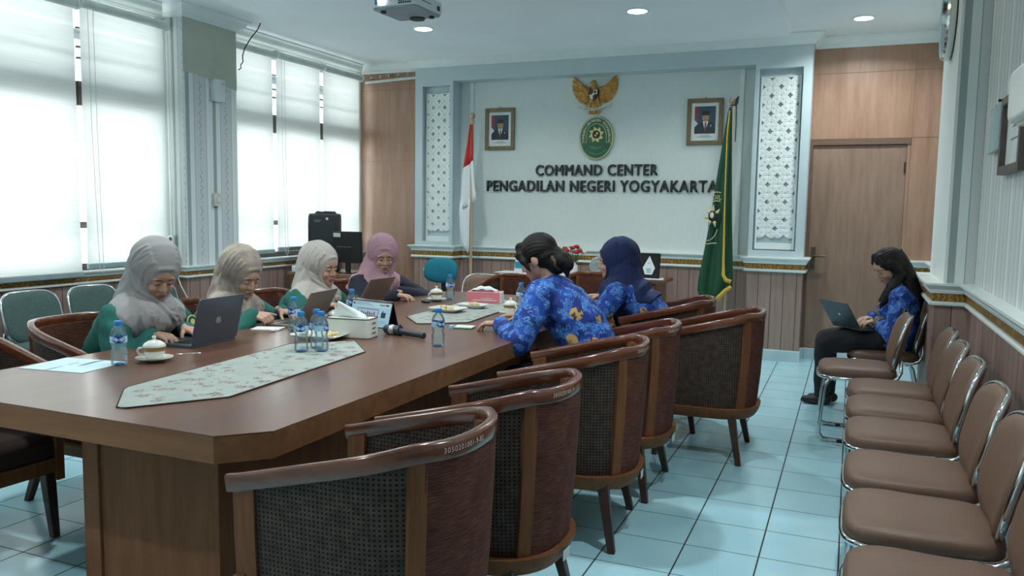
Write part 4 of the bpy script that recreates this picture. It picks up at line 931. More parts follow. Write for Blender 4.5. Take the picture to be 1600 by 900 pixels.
for z in (.12, .18, .24, .30, .36, .42): b.box(-.10, .02, -.1535, -.149, z, z + .02)
b.build('side_ribs', m_grille, t, bevel=.004)
b = MB(); b.tube([(-.07, -.10, .575), (-.07, -.09, .59), (-.07, .09, .59), (-.07, .10, .575)], .014, 8); b.build('carry_handle', m_spk, t, 180)
b = MB(); b.ell((.143, .04, .53), (.006, .014, .014), n=10, k=6); b.ell((.135, .02, .475), (.012, .018, .008), n=10, k=6); b.build('status_light', m_dev, t, 180)
b = MB(); b.box(.128, .1355, -.09, -.02, .512, .517); b.box(.13, .137, -.09, -.03, .50, .505); b.build('maker_mark', m_pgrey, t)
t = thing('computer_monitor', 'black computer monitor seen from behind on corner desk', 'monitor', (-4.57, 6.66, .745), R(3))
Mt = Matrix.Translation((0, 0, .255)) @ Matrix.Rotation(R(4), 4, 'X')
b = MB(); b.box(-.165, .165, -.012, .018, -.155, .155, M=Mt); b.build('housing', m_dark, t, bevel=.006)
b = MB(); b.box(-.155, .155, .018, .0195, -.14, .145, M=Mt); b.build('display', plain('dark_screen', '#0c0f12', .1), t)
b = MB(); b.box(-.025, .025, .0, .03, .01, .20); b.build('neck', m_dark, t, bevel=.004)
b = MB(); b.lathe([(0, 0), (.10, 0), (.10, .008), (.03, .015), (0, .015)], 28, (0, .01, 0)); b.build('base', m_dark, t, 40)
b = MB(); b.box(-.145, -.065, -.0135, -.012, .10, .14, M=Mt); b.build('label', m_stick, t)
b = MB()
for k in range(6): b.box(-.11 + k * .028, -.097 + k * .028, -.0135, -.012, .0, .008, M=Mt)
b.build('maker_mark', m_pgrey, t)
t = thing('tissue_pack', 'small white tissue pack at the left end of corner desk', 'tissue pack', (-5.03, 6.50, .745), R(12))
b = MB(); b.prism(rrect(.13, .08, .015), 0, .065); b.build('pack', m_dev, t, 40, .012, 3)
b = MB(); b.ell((0, 0, .07), (.035, .018, .016), n=10, k=6); b.build('tissue', m_lace, t, 180)
# ------------------------------------------------------------------ people
from mathutils.bvhtree import BVHTree
m_skin = NT('skin'); _co = m_skin.obj(); m_skin.set(Base_Color=m_skin.ramp(m_skin.noise(_co, 25, 3), [(.3, lin('#b48c78')), (.7, lin('#c49c86'))]), Roughness=.5, Subsurface_Weight=.08, Subsurface_Radius=(.01, .005, .003)); m_skin.bump(m_skin.noise(_co, 400, 1), .05, .001); m_skin = m_skin.m
m_lip = plain('lips', '#8d5250', .4); m_brow = plain('brow_hair', '#2a211d', .7); m_eye = plain('eye_dark', '#1a1412', .3)
m_hair = NT('black_hair'); _co = m_hair.obj(); _w = m_hair.noise(m_hair.scale(_co, (90, 90, 8)), 3, 3); m_hair.set(Base_Color=m_hair.ramp(_w, [(.35, lin('#0b0a0a')), (.7, lin('#1d1816'))]), Roughness=.6, Specular_IOR_Level=.3); m_hair.bump(_w, .3, .003); m_hair = m_hair.m
def cloth(name, a, b_, rough=.85, scale=7, weave=500, bump=.12):
    n = NT(name); co = n.obj(); n.set(Base_Color=n.ramp(n.noise(co, scale, 3), [(.3, lin(a)), (.7, lin(b_))]), Roughness=rough)
    n.bump(n.math('ADD', n.math('MULTIPLY', n.noise(co, weave, 1), .3), n.noise(co, 22, 3)), bump, .006); return n.m
def batik():
    n = NT('blue_batik'); co = n.obj(); wob = n.n('ShaderNodeTexNoise', i_Vector=co, i_Scale=22, i_Detail=2)
    cw = n.n('ShaderNodeVectorMath', operation='ADD'); sc = n.n('ShaderNodeVectorMath', operation='SCALE'); n.put(sc.inputs[0], wob.outputs[1]); sc.inputs['Scale'].default_value = .05; n.put(cw.inputs[0], co); n.put(cw.inputs[1], sc.outputs[0]); p = cw.outputs[0]
    v1 = n.n('ShaderNodeTexVoronoi', i_Vector=p, i_Scale=24); v2 = n.n('ShaderNodeTexVoronoi', i_Vector=p, i_Scale=56); v3 = n.n('ShaderNodeTexVoronoi', i_Vector=co, i_Scale=8.5, i_Randomness=.8)
    ringy = n.math('SINE', n.math('MULTIPLY', v2.outputs[0], 19)); cloud = n.math('MULTIPLY', n.math('LESS_THAN', v1.outputs[0], .58), n.math('GREATER_THAN', n.noise(co, 14, 1), .42))
    lite = n.math('MULTIPLY', cloud, n.math('GREATER_THAN', ringy, -.1)); base = n.ramp(n.noise(co, 14, 2), [(.35, lin('#0c2c78')), (.65, lin('#1a4ca8'))])
    col = n.mix(lite, base, n.ramp(n.noise(co, 30, 2), [(.35, lin('#3c78c4')), (.65, lin('#6c9fd8'))]))
    dot = n.math('MULTIPLY', n.math('LESS_THAN', v2.outputs[0], .16), n.math('GREATER_THAN', n.noise(co, 19, 1), .56)); col = n.mix(dot, col, lin('#c9d8ee'))
    wn = n.xyz(v3.outputs['Color'])[0]; gm = n.math('MULTIPLY', n.math('LESS_THAN', v3.outputs[0], .30), n.math('GREATER_THAN', wn, .56)); gi = n.math('MULTIPLY', gm, n.math('GREATER_THAN', n.noise(co, 42, 1), .46))
    col = n.mix(gm, col, lin('#35334a')); col = n.mix(gi, col, lin('#b3935d'))
    n.set(Base_Color=col, Roughness=.8); n.bump(n.noise(co, 24, 3), .15, .008); return n.m
m_batik = batik(); m_teal2 = cloth('teal_uniform', '#17564f', '#236b62'); m_navyc = cloth('navy_blouse', '#171b29', '#232838'); m_blackc = cloth('black_trousers', '#101216', '#1b1e24'); m_cuff = cloth('batik_cuff', '#4a3a2c', '#9c8054', scale=60); m_shoe = plain('black_shoe', '#131314', .45)
H_grey = cloth('grey_hijab', '#969596', '#a8a5a3', scale=4); H_cream = cloth('cream_hijab', '#aca7a0', '#bfbab1', scale=4); H_pink = cloth('pink_hijab', '#a37c8a', '#b8909d', scale=4); H_navy = cloth('navy_hijab', '#152048', '#1d2c5c', scale=4)
H_mot = NT('mottled_hijab'); _co = H_mot.obj(); H_mot.set(Base_Color=H_mot.ramp(H_mot.noise(_co, 16, 4, .6), [(.34, lin('#8d7b7c')), (.45, lin('#978c80')), (.58, lin('#a49a8d')), (.68, lin('#b09c9c'))]), Roughness=.85); H_mot.bump(H_mot.noise(_co, 20, 3), .12, .006); H_mot = H_mot.m

def loft(b, secs, n=28):
    """secs: (center, tangent, a (front-back), b (side)) closed tube of ellipses"""
    rows = []
    for c, t, a, w in secs:
        c = V(c); t = V(t).normalized(); y = V((0, 1, 0)); x = y.cross(t).normalized()
        rows.append([c + x * (a * cos(2*pi*k/n)) + y * (w * sin(2*pi*k/n)) for k in range(n)])
    b.grid(rows, cu=True, caps=True)
def ik(s, w, l1, l2, pole):
    d = w - s; L = d.length
    if L > (l1 + l2) * .985: f = L / ((l1 + l2) * .985); l1 *= f; l2 *= f
    u = d.normalized(); k = (l1 * l1 - l2 * l2 + L * L) / (2 * L); h = math.sqrt(max(0, l1 * l1 - k * k)); p = pole - u * pole.dot(u); return s + u * k + p.normalized() * h
def hand(b, w, d, n, side, curl, spread=.12, k=.95):
    """side +1 for a left hand, -1 for a right hand; n = back of the hand"""
    d = d.normalized(); n = (n - d * n.dot(d)).normalized(); ts = n.cross(d) * (-side)
    b.cap(w - d * .03, .024 * k, w + d * .01, .022 * k)
    spec = ((.030, .086, .068), (.010, .090, .076), (-.010, .086, .070), (-.028, .077, .055))
    for i, (o, kl, fl) in enumerate(spec):
        kn = w + (d * kl + ts * o) * k + n * (.004 if i in (1, 2) else 0); b.cap(w + ts * o * .45 * k, .016 * k, kn, .0115 * k)
        c = kn; dd = (d + ts * (o * spread * 12)).normalized(); a = R(curl[0])
        for j, f in enumerate((.45, .31, .24)):
            a = R(curl[min(j, 2)]); ax = ts; q = Matrix.Rotation(-a * 1, 3, ax) if False else None
            dd = (dd * cos(a) - n_perp(dd, n, ts) * sin(a)).normalized(); e = c + dd * fl * f * k; b.cap(c, (.0092 - .0009 * j) * k, e, (.0086 - .0011 * j) * k, 10); c = e
    b.ell(w + d * .05 * k - n * .004, (.036 * k, .036 * k, .013 * k), Matrix((d, ts, n)).transposed())
    t0 = w + (d * .022 + ts * .024 - n * .004) * k; td = (d * .62 + ts * .70 - n * .30).normalized(); t1 = t0 + td * .040 * k; td2 = (td + d * .45 - n * .1).normalized(); t2 = t1 + td2 * .032 * k; t3 = t2 + (td2 + d * .2).normalized() * .024 * k
    b.cap(w + ts * .008, .016 * k, t0, .0145 * k); b.cap(t0, .0142 * k, t1, .0112 * k); b.cap(t1, .0108 * k, t2, .0095 * k); b.cap(t2, .0092 * k, t3, .0070 * k)
def n_perp(dd, n, ts): return ts.cross(dd).normalized() * (1 if ts.cross(dd).dot(n) > 0 else -1)
HEAD_S = .97
def person(label, root, heading, head, yaw, pitch, hands, outfit, hijab=None, hair=None, knees=None, feet=None, specs=False, drape=1.0, stout=1.0, pel=.555, hs=1.1, neck=.150):
    rt = V((root[0], root[1], 0)); Rz = Matrix.Rotation(R(heading), 4, 'Z'); inv = Rz.inverted()
    loc = lambda p: inv @ (V(p) - rt); locd = lambda d: (inv.to_3x3() @ V(d)).normalized()
    t = thing('person', label, 'person', rt, R(heading))
    hc = loc(head); Hm = Matrix.Translation(hc) @ Matrix.Rotation(R(yaw), 4, 'Z') @ Matrix.Rotation(R(pitch), 4, 'Y') @ Matrix.Scale(HEAD_S, 4)
    P = V((0, 0, pel)); N = hc + V((-.055 - .05 * sin(R(pitch)), 0, -neck)); N.y *= .7
    K = [P + (N - P) * f + V((-.035 * sin(pi * f), 0, 0)) for f in (0, .2, .4, .6, .8, 1)]
    T = [(K[min(i + 1, 5)] - K[max(i - 1, 0)]).normalized() for i in range(6)]
    Sh = [N + V((-.005, s * .165, -.048)) for s in (1, -1)]
    W_ = [loc(h['w']) for h in hands]; E_ = []
    for i, s in enumerate((1, -1)): E_.append(ik(Sh[i], W_[i], .275, .245, V(hands[i].get('pole', (-.25, s * .75, -.6)))))
    kn = [V(k) for k in (knees or ((.42, .11, .51), (.42, -.11, .51)))]; ft = [V(f) for f in (feet or ((.42, .11, .075), (.42, -.11, .075)))]
    hip = [P + V((.02, s * .085, -.005)) for s in (1, -1)]
    # ---- body: one continuous surface
    b = MB()
    A = lambda c, r, M_=None: b.ell(Hm @ V(c), tuple(x * HEAD_S for x in r), Hm.to_3x3().normalized() if M_ is None else M_, 20, 14)
    A((-.012, 0, .030), (.098, .078, .088)); A((.022, 0, -.030), (.064, .066, .078)); A((.034, 0, -.075), (.046, .046, .036)); A((.060, 0, -.094), (.022, .022, .017)); A((.040, 0, .030), (.048, .058, .045))
    hcap = lambda a, ra, c, rb: b.cap(Hm @ V(a), ra, Hm @ V(c), rb, 12)
    hcap((.084, 0, .002), .0080, (.0965, 0, -.031), .0105); 
    for s in (1, -1):
        hcap((.086, s * .011, -.034), .0085, (.080, s * .015, -.034), .007); A((.056, s * .034, -.034), (.026, .024, .024)); A((.071, s * .0305, .0005), (.0125, .0155, .0115)); A((-.005, s * .078, -.008), (.020, .009, .031)); A((.062, s * .028, .022), (.022, .028, .010))
    A((.080, 0, -.060), (.013, .025, .0065)); A((.078, 0, -.070), (.013, .021, .0075))
    hcap((-.025, 0, -.06), .052, (-.03, 0, -.12), .050); b.cap(Hm @ V((-.03, 0, -.12)), .050, N, .058)
    loft(b, [(K[0] - T[0] * .09, T[0], .06, .10), (K[0], T[0], .115, .150), (K[1], T[1], .105, .135), (K[2], T[2], .095, .125), (K[3], T[3], .095, .135), (K[4], T[4], .085, .145), (K[5] - T[5] * .02, T[5], .06, .10), (K[5] + T[5] * .02, T[5], .04, .05)])
    for i in (0, 1):
        b.chain([N + (Sh[i] - N) * .3, Sh[i], E_[i], W_[i]], [.045, .046, .036, .026]); h = hands[i]; hand(b, W_[i], locd(h['d']), locd(h.get('n', (0, 0, 1))), 1 if i == 0 else -1, h.get('curl', (18, 25, 20)))
        b.chain([hip[i], kn[i], ft[i]], [.080, .056, .036]); b.cap(ft[i] + V((-.03, 0, -.035)), .03, ft[i] + V((.11, 0, -.045)), .024)
    me = remesh(b, .0042, 3)
    body = finish('body', me, t, 180); me.materials.append(m_skin)
    # facial hair lines and lips follow the face surface
    bv = BVHTree.FromPolygons([tuple(v.co) for v in me.vertices], [tuple(p.vertices) for p in me.polygons])
    fd = (Hm.to_3x3() @ V((-1, 0, 0))).normalized()
    def on_face(y, z, off=.0):
        hit = bv.ray_cast(Hm @ V((.16, y, z)), fd)
        return (hit[0] - fd * off) if hit[0] is not None else Hm @ V((.085, y, z))
    for s in (1, -1):
        b = MB(); b.tube([on_face(s * y, z) for y, z in ((.012, .0185), (.020, .0225), (.030, .0245), (.040, .0225), (.047, .0175))], [.0016, .0026, .0026, .0022, .0010], 6); b.build('eyebrow', m_brow, t, 180)
        b = MB(); b.tube([on_face(s * y, z) for y, z in ((.0165, -.0035), (.022, -.0020), (.030, -.0025), (.038, -.0035), (.0445, -.0030))], [.0010, .0021, .0027, .0022, .0010], 6); b.build('eyelash', m_eye, t, 180)
    b = MB(); b.tube([on_face(y, -.0605 + (.0018 if 0 < abs(y) < .012 else -.001 if abs(y) > .015 else .0008)) for y in (-.0225, -.015, -.008, 0, .008, .015, .0225)], [.0012, .0030, .0038, .0034, .0038, .0030, .0012], 8); b.tube([on_face(y, -.069 - .001 * cos(y * 70)) for y in (-.019, -.012, -.005, .005, .012, .019)], [.0014, .0036, .0044, .0044, .0036, .0014], 8); b.build('lips', m_lip, t, 180)
    if specs:
        b = MB()
        for s in (1, -1): b.tube([Hm @ V((.102 - abs(x) * .25, s * (.034) + x, z - .002)) for x, z in rrect(.050, .038, .014, 4)], .0012, 6, True); b.tube([Hm @ V((.094, s * .059, .008)), Hm @ V((.0, s * .082, .008))], .0011, 6)
        b.tube([Hm @ V((.101, -.010, .006)), Hm @ V((.105, 0, .009)), Hm @ V((.101, .010, .006))], .0012, 6); b.build('glasses', plain('thin_metal_frame', '#6d6460', .35, .6), t, 180)
    # ---- clothes
    st = stout
    b = MB(); loft(b, [(K[0] - T[0] * .10, T[0], .10, .13), (K[0] - T[0] * .05, T[0], .145 * st, .185 * st), (K[0], T[0], .150 * st, .190 * st), (K[1], T[1], .138 * st, .172 * st), (K[2], T[2], .125 * st, .158 * st), (K[3], T[3], .122 * st, .162 * st), (K[4], T[4], .112, .178), (K[5] - T[5] * .035, T[5], .085, .145), (K[5] + T[5] * .012, T[5], .066, .074), (K[5] + T[5] * .030, T[5], .056, .060)])
    for s in (1, -1): b.ell(K[3] + V((.085, s * .065, -.0)), (.065 * st, .068, .07))
    for i, s in enumerate((1, -1)):
        cu = W_[i] + (E_[i] - W_[i]).normalized() * .015; b.chain([N + (Sh[i] - N) * .45 + V((0, 0, -.01)), Sh[i], E_[i], cu], [.070, .073 * st, .063 * st, .044])
    tx = random.random() * 6
    def folds(co, no):
        a = np.arctan2(co[:, 1], co[:, 0] - .05); s_ = np.sin(co[:, 2] * 70 + 3 * np.sin(a * 2 + tx) + tx) * np.sin(a * 3 + co[:, 2] * 16 + tx) + .6 * np.sin(co[:, 0] * 55 + co[:, 2] * 48 + tx)
        return co + no * (s_ * .0030)[:, None]
    me = remesh(b, .0075, 5, folds); me.materials.append(outfit); o = finish('shirt', me, t, 180)
    if outfit is m_batik:
        for i in (0, 1):
            u = (E_[i] - W_[i]).normalized(); b = MB(); b.tube([W_[i] - u * .0 + u * .012, W_[i] + u * .02, W_[i] + u * .055, W_[i] + u * .062], [.040, .0435, .0475, .046], 20); b.build('cuff', m_cuff, t, 60)
    b = MB(); b.ell(P + V((0, 0, -.01)), (.135, .178, .105), n=24, k=14)
    for i in (0, 1): b.chain([hip[i], kn[i], ft[i] + V((0, 0, .015))], [.098, .074, .056])
    me = remesh(b, .008, 4, lambda co, no: co + no * (.003 * np.sin(co[:, 0] * 40 + co[:, 2] * 33))[:, None]); me.materials.append(m_blackc); finish('trousers', me, t, 180)
    for i in (0, 1):
        b = MB(); b.cap(ft[i] + V((-.035, 0, -.038)), .037, ft[i] + V((.115, 0, -.048)), .027, 14); b.ell(ft[i] + V((.05, 0, -.06)), (.10, .038, .015)); me = remesh(b, .006, 2); me.materials.append(m_shoe); finish('shoe', me, t, 180)
    # ---- hijab
    if hijab:
        mat, style = hijab; b = MB(); hp = lambda p: Hm @ V(p); M3 = Hm.to_3x3().normalized()
        b.ell(hp((-.042 - .10 * (hs - 1), 0, .032)), (.118 * hs, .101 * hs, .124 * (1 + (hs - 1) * .5)), M3, 28, 18); b.ell(hp((-.068 - .10 * (hs - 1), 0, -.02)), (.098 * hs, .100 * hs, .115 * hs), M3, 24, 14); b.cap(hp((-.06 - .06 * (hs - 1), 0, -.02)), .098 * hs, N + V((-.035, 0, .0)), .105 * hs)
        rim = [(.073, 0, .083), (.068, .028, .077), (.055, .050, .058), (.044, .063, .022), (.042, .065, -.018), (.044, .060, -.058), (.053, .041, -.094), (.064, 0, -.113)]
        rim = rim + [(x, -y, z) for x, y, z in rim[-2:0:-1]]
        b.tube([hp(p) for p in rim], .0095, 10, True)
        b.chain([hp((-.035, 0, -.05)), hp((-.02, 0, -.125)), N + V((.0, 0, .0))], [.090, .086, .104])
        b.cap(hp((.02, 0, -.135)), .045, N + V((.07, 0, -.06)), .075)
        for i, s in enumerate((1, -1)):
            b.chain([N + V((0, s * .03, .0)), N + (Sh[i] - N) * .55 + V((0, 0, -.005)), N + (Sh[i] - N) * .80 + V((.01, 0, -.012 * drape))], [.096, .094, .088 + .006 * (drape - 1) + .012 * (stout - 1) * 5])
            b.chain([N + V((.06, s * .05, -.04)), K[4] + V((.075, s * .07, -.03)), K[3] + V((.09, s * .045, .02 - .06 * drape))], [.080, .072, .052])
            b.chain([N + V((-.03, s * .06, -.02)), K[4] + V((-.045, s * .07, -.01 - .03 * drape))], [.085, .083])
        if drape > 1.5:
            loft(b, [(K[3] + V((-.060, 0, .00)), -T[4], .055, .10), (K[3] + V((-.070, 0, .03)), -T[4], .085, .150), (K[4] + V((-.062, 0, -.03)), -T[4], .098, .172), (K[4] + V((-.05, 0, .03)), -T[4], .098, .160), (N + V((-.04, 0, -.01)), -T[4], .09, .11)][::-1])
        b.cap(K[4] + V((.10, 0, -.02)), .07, K[3] + V((.115, 0, -.03 - .10 * drape)), .035)
        q = style
        curves = []
        for jx in range(6):                                          # drapes from the crown round one side and under the chin
            e = jx / 5
            curves.append(([hp((.045 - .085 * e, -q * .055, .105 + .03 * e)), hp((.030 - .085 * e, -q * .092, .055)), hp((.025 - .075 * e, -q * .088, -.02)), hp((.045 - .055 * e, -q * .065, -.085)), hp((.060 - .015 * e, -q * .02, -.125 - .03 * e)), N + V((.13, q * (.03 + .04 * e), -.03 - .05 * e)), N + V((.12, q * .12, -.05 - .06 * e)), N + V((.06, q * .18, -.06 - .05 * e))], .0075, .0085))
        for jx in range(5):                                          # the other side falls straight to the chest
            e = jx / 4
            curves.append(([hp((.04 - .09 * e, q * .06, .10 + .03 * e)), hp((.028 - .08 * e, q * .093, .04)), hp((.022 - .07 * e, q * .088, -.05)), N + V((.075 - .05 * e, q * (.06 + .05 * e), .02)), N + V((.125 - .05 * e, q * (.03 + .075 * e), -.10)), K[3] + V((.15 - .05 * e, q * (.015 + .07 * e), .0))], .0070, .0085))
        for jx in range(4): e = jx / 3; curves.append(([N + V((.10, -q * (.02 + .12 * e), -.03)), N + V((.14 - .05 * e, -q * (.0 + .12 * e), -.12)), K[3] + V((.15 - .03 * e, -q * (-.02 + .09 * e), -.03))], .006, .009))
        Hi = np.array(Hm.inverted()); nz = N.z; ph = random.random() * 6
        def hf(co, no):
            hl = co @ Hi[:3, :3].T + Hi[:3, 3]; a = np.arctan2(co[:, 1] - N.y, co[:, 0] - N.x + .02)
            low = np.clip((nz + .06 - co[:, 2]) / .12, 0, 1); hi = 1 - low
            lowf = (np.sin(a * 15 + 9 * (co[:, 2] - nz) + ph) + .5 * np.sin(a * 27 - 14 * co[:, 2] + ph)) * .0042
            hif = (np.sin(hl[:, 0] * 95 - hl[:, 2] * 52 + ph) * np.clip((.03 - hl[:, 0]) / .05, 0, 1)) * .0030
            co = co + no * (low * lowf * .5 + hi * hif * .4)[:, None]; idx = np.random.RandomState(1).choice(len(co), min(len(co), 9000), False); cs = co[idx]
            for pts, am, wd in curves:
                D = []
                for a_, b_ in zip(pts[:-1], pts[1:]):
                    for k in range(10): D.append(a_.lerp(b_, k / 10))
                D = np.array([tuple(p) for p in D]); near = ((cs[None] - D[:, None]) ** 2).sum(2).argmin(1); D = cs[near]       # snap to the surface
                for _ in range(3): D[1:-1] = (D[:-2] + D[1:-1] * 2 + D[2:]) / 4
                d2 = np.full(len(co), 9.)
                for p in D: d2 = np.minimum(d2, ((co - p) ** 2).sum(1))
                co = co + no * (am * np.exp(-d2 / wd ** 2) - am * .35 * np.exp(-d2 / (wd * 2.2) ** 2))[:, None]
            return co
        me = remesh(b, .0052, 4, hf); me.materials.append(mat); finish('hijab', me, t, 180)
    # ---- hair
    if hair:
        b = MB(); hp = lambda p: Hm @ V(p); M3 = Hm.to_3x3().normalized(); ph = 1.0
        b.ell(hp((-.026, 0, .040)), (.103, .089, .093), M3, 28, 18); b.ell(hp((-.050, 0, .0)), (.075, .083, .085), M3, 24, 14)
        if hair == 'bun':
            b.chain([hp((.058, -.03, .085)), hp((.07, .05, .05)), hp((.055, .073, .0)), hp((.040, .072, -.05))], [.028, .026, .016, .006])
            b.chain([hp((.06, .02, .09)), hp((.068, -.05, .05)), hp((.055, -.073, .0)), hp((.040, -.072, -.05))], [.028, .024, .014, .006])
            b.ell(hp((-.082, 0, -.055)), (.050, .070, .070), M3); b.ell(hp((-.128, .01, -.060)), (.050, .062, .052), M3); b.ell(hp((-.15, .02, -.085)), (.035, .042, .045), M3); b.chain([hp((-.09, 0, -.02)), hp((-.13, 0, -.06))], [.058, .05]); b.chain([hp((-.14, .02, -.10)), hp((-.13, .03, -.15))], [.028, .010])
        else:
            for s in (1, -1):
                b.chain([hp((.030, s * .030, .100)), hp((.048, s * .064, .058)), hp((.020, s * .084, .01))], [.028, .018, .018])
                b.chain([hp((.0, s * .078, .04)), hp((-.02, s * .086, -.06)), N + V((.04, s * .10, .01)), N + V((.07, s * .10, -.05)), N + V((.10, s * .098, -.10)), N + V((.11, s * .095, -.14))], [.030, .036, .038, .034, .022, .008])
            b.chain([hp((-.08, 0, .03)), hp((-.085, 0, -.10)), N + V((-.09, 0, -.06)), N + V((-.11, 0, -.20))], [.070, .075, .075, .03])
        Hi = np.array(Hm.inverted())
        def sf(co, no):
            hl = co @ Hi[:3, :3].T + Hi[:3, 3]; a = np.arctan2(hl[:, 1], hl[:, 2] + .02); return co + no * (np.sin(a * 41 + hl[:, 0] * 30) * .0009 + np.sin(a * 13 - hl[:, 0] * 24) * .0010)[:, None]
        me = remesh(b, .0048, 3, sf); me.materials.append(m_hair); hr = finish('hair', me, t, 180)
        if hair == 'bun':
            b = MB(); b.tube([hp((-.098 - .006 * cos(k * 2.1), .066 * cos(2*pi*k/14), -.050 + .060 * sin(2*pi*k/14))) for k in range(14)], [.011, .008] * 7, 8, True); b.build('hair_tie', plain('patterned_scrunchie', '#5a4f42', .8, vary=.5, scale=90), hr, 180)
        else:
            b = MB(); b.cap(hp((-.125, -.01, .055)), .014, hp((-.150, -.03, .05)), .016, 10); b.build('hair_tie', m_blk, hr, 180)
    t['_arm'] = [tuple(Sh[0]), tuple(E_[0]), tuple(W_[0]), tuple(Sh[1]), tuple(E_[1]), tuple(W_[1])]
    return t
X = (1, 0, 0)
p1 = person('woman in grey hijab and teal uniform typing on blue-grey laptop', (-3.27, 2.76), 0, (-2.975, 2.80, 1.065), -20, 32,
    [dict(w=(-2.945, 2.93, .795), d=(1, -.15, -.10), curl=(22, 28, 22)), dict(w=(-2.945, 2.73, .795), d=(1, .12, -.10), curl=(22, 28, 22), pole=(-.15, -.9, -.5))], m_teal2, (H_grey, 1), drape=1.3)
a = p1['_arm']; S0, E0 = V(a[0]), V(a[1])
person('woman in mottled beige hijab and teal uniform writing beside her laptop', (-3.32, 3.47), 2, (-3.075, 3.49, 1.005), -12, 26,
    [dict(w=(-2.955, 3.66, .80), d=(1, -.1, -.10)), dict(w=(-2.935, 3.40, .81), d=(1, .12, -.15), n=(0, -.45, 1), curl=(50, 60, 40), pole=(-.15, -.9, -.5))], m_teal2, (H_mot, -1), drape=1.1, hs=1.1)
person('woman in pale cream hijab and teal uniform looking to the right', (-3.32, 4.19), 0, (-3.07, 4.21, 1.01), -6, 10,
    [dict(w=(-2.955, 4.38, .795), d=(1, -.1, -.08)), dict(w=(-2.955, 4.08, .795), d=(1, .12, -.08), pole=(-.15, -.9, -.5))], m_teal2, (H_cream, 1), drape=1.0, hs=1.14)
person('woman in pink hijab, glasses and dark blouse with one hand on table', (-3.34, 5.07), -14, (-3.14, 5.03, 1.035), -34, 12,
    [dict(w=(-2.985, 5.02, .79), d=(-.1, -1, -.05), pole=(.35, .9, -.4)), dict(w=(-2.885, 4.80, .79), d=(1, .02, -.08), curl=(20, 30, 25), pole=(-.3, -.7, -.5))], m_navyc, (H_pink, -1), specs=True, drape=2.0, stout=1.1, hs=1.16)
person('bareheaded woman in blue batik with dark hair tied in low bun', (-1.17, 3.95), 181, (-1.52, 3.95, 1.135), 4, 24,
    [dict(w=(-1.665, 3.80, .80), d=(-1, .12, -.10), pole=(-.1, .7, -.75)), dict(w=(-1.69, 4.17, .80), d=(-1, -.15, -.08), curl=(10, 14, 12))], m_batik, None, 'bun', stout=1.14, neck=.128)
person('woman in navy hijab and blue batik shown in side profile', (-1.13, 5.27), 184, (-1.475, 5.25, 1.055), 14, 8,
    [dict(w=(-1.60, 5.10, .80), d=(-1, .1, -.08)), dict(w=(-1.60, 5.42, .80), d=(-1, -.1, -.08))], m_batik, (H_navy, 1), drape=1.7, stout=1.08, hs=1.17)
person('long-haired woman in blue batik with laptop on her lap', (.30, 6.17), 180, (.245, 6.15, 1.035), 26, 30,
    [dict(w=(.20, 6.10, .660), d=(-.9, -.35, -.16), curl=(20, 26, 20), pole=(-.35, .75, -.3)), dict(w=(.16, 6.30, .660), d=(-.7, -.75, -.16), curl=(20, 26, 20), pole=(-.35, -.75, -.3))], m_batik, None, 'long',
    knees=((.43, .10, .49), (.43, -.09, .49)), feet=((.44, -.06, .08), (.40, -.16, .08)), pel=.54)
# round badge on the first woman's left sleeve
t = [o for o in bpy.data.objects if o.name == 'person'][0]; a = [V(q) for q in (t['_arm'][0], t['_arm'][1])]
u = (a[1] - a[0]).normalized(); c = a[0] + u * .085; n = V((.80, -.10, .30)); n = (n - u * n.dot(u)).normalized(); Mx = Matrix((u.cross(n), -u, n)).transposed().to_4x4(); Mx.translation = c + n * .0755
b = MB(); b.lathe([(0, -.006), (.033, -.004), (.033, .002), (0, .004)], 24, M=Mx); bd = b.build('sleeve_badge', m_green, t, 40)
b = MB(); b.lathe([(.029, .0), (.034, .001), (.034, .004), (.029, .005)], 24, M=Mx); b.lathe([(0, .003), (.015, .0035), (.015, .006), (0, .0065)], 8, M=Mx); b.build('badge_ring', m_yel, bd, 40)
for o in bpy.data.objects:
    if '_arm' in o: del o['_arm']
# ------------------------------------------------------------------ things on the table
m_water = NT('clear_water_plastic'); _a = m_water.n('ShaderNodeBsdfTransparent', i_Color=(.90, .97, .99, 1)); _g = m_water.n('ShaderNodeBsdfGlossy', i_Roughness=.06); _d = m_water.n('ShaderNodeBsdfTranslucent', i_Color=(.75, .9, .97, 1)); _f = m_water.n('ShaderNodeFresnel', i_IOR=1.45)
_m1 = m_water.n('ShaderNodeMixShader', i_0=.10); m_water.put(_m1.inputs[1], _a.outputs[0]); m_water.put(_m1.inputs[2], _d.outputs[0]); _m2 = m_water.n('ShaderNodeMixShader', i_0=m_water.math('MULTIPLY', _f.outputs[0], .8)); m_water.put(_m2.inputs[1], _m1.outputs[0]); m_water.put(_m2.inputs[2], _g.outputs[0]); m_water.put(m_water.out.inputs[0], _m2.outputs[0]); m_water = m_water.m; m_bcap = plain('blue_bottle_cap', '#1f83cc', .4); m_label = plain('light_blue_label', '#a9d2e8', .4, vary=.2, scale=60); m_navy = plain('navy_label_oval', '#1c3f9a', .4); m_txt = plain('white_print', '#e6ecf0', .5)
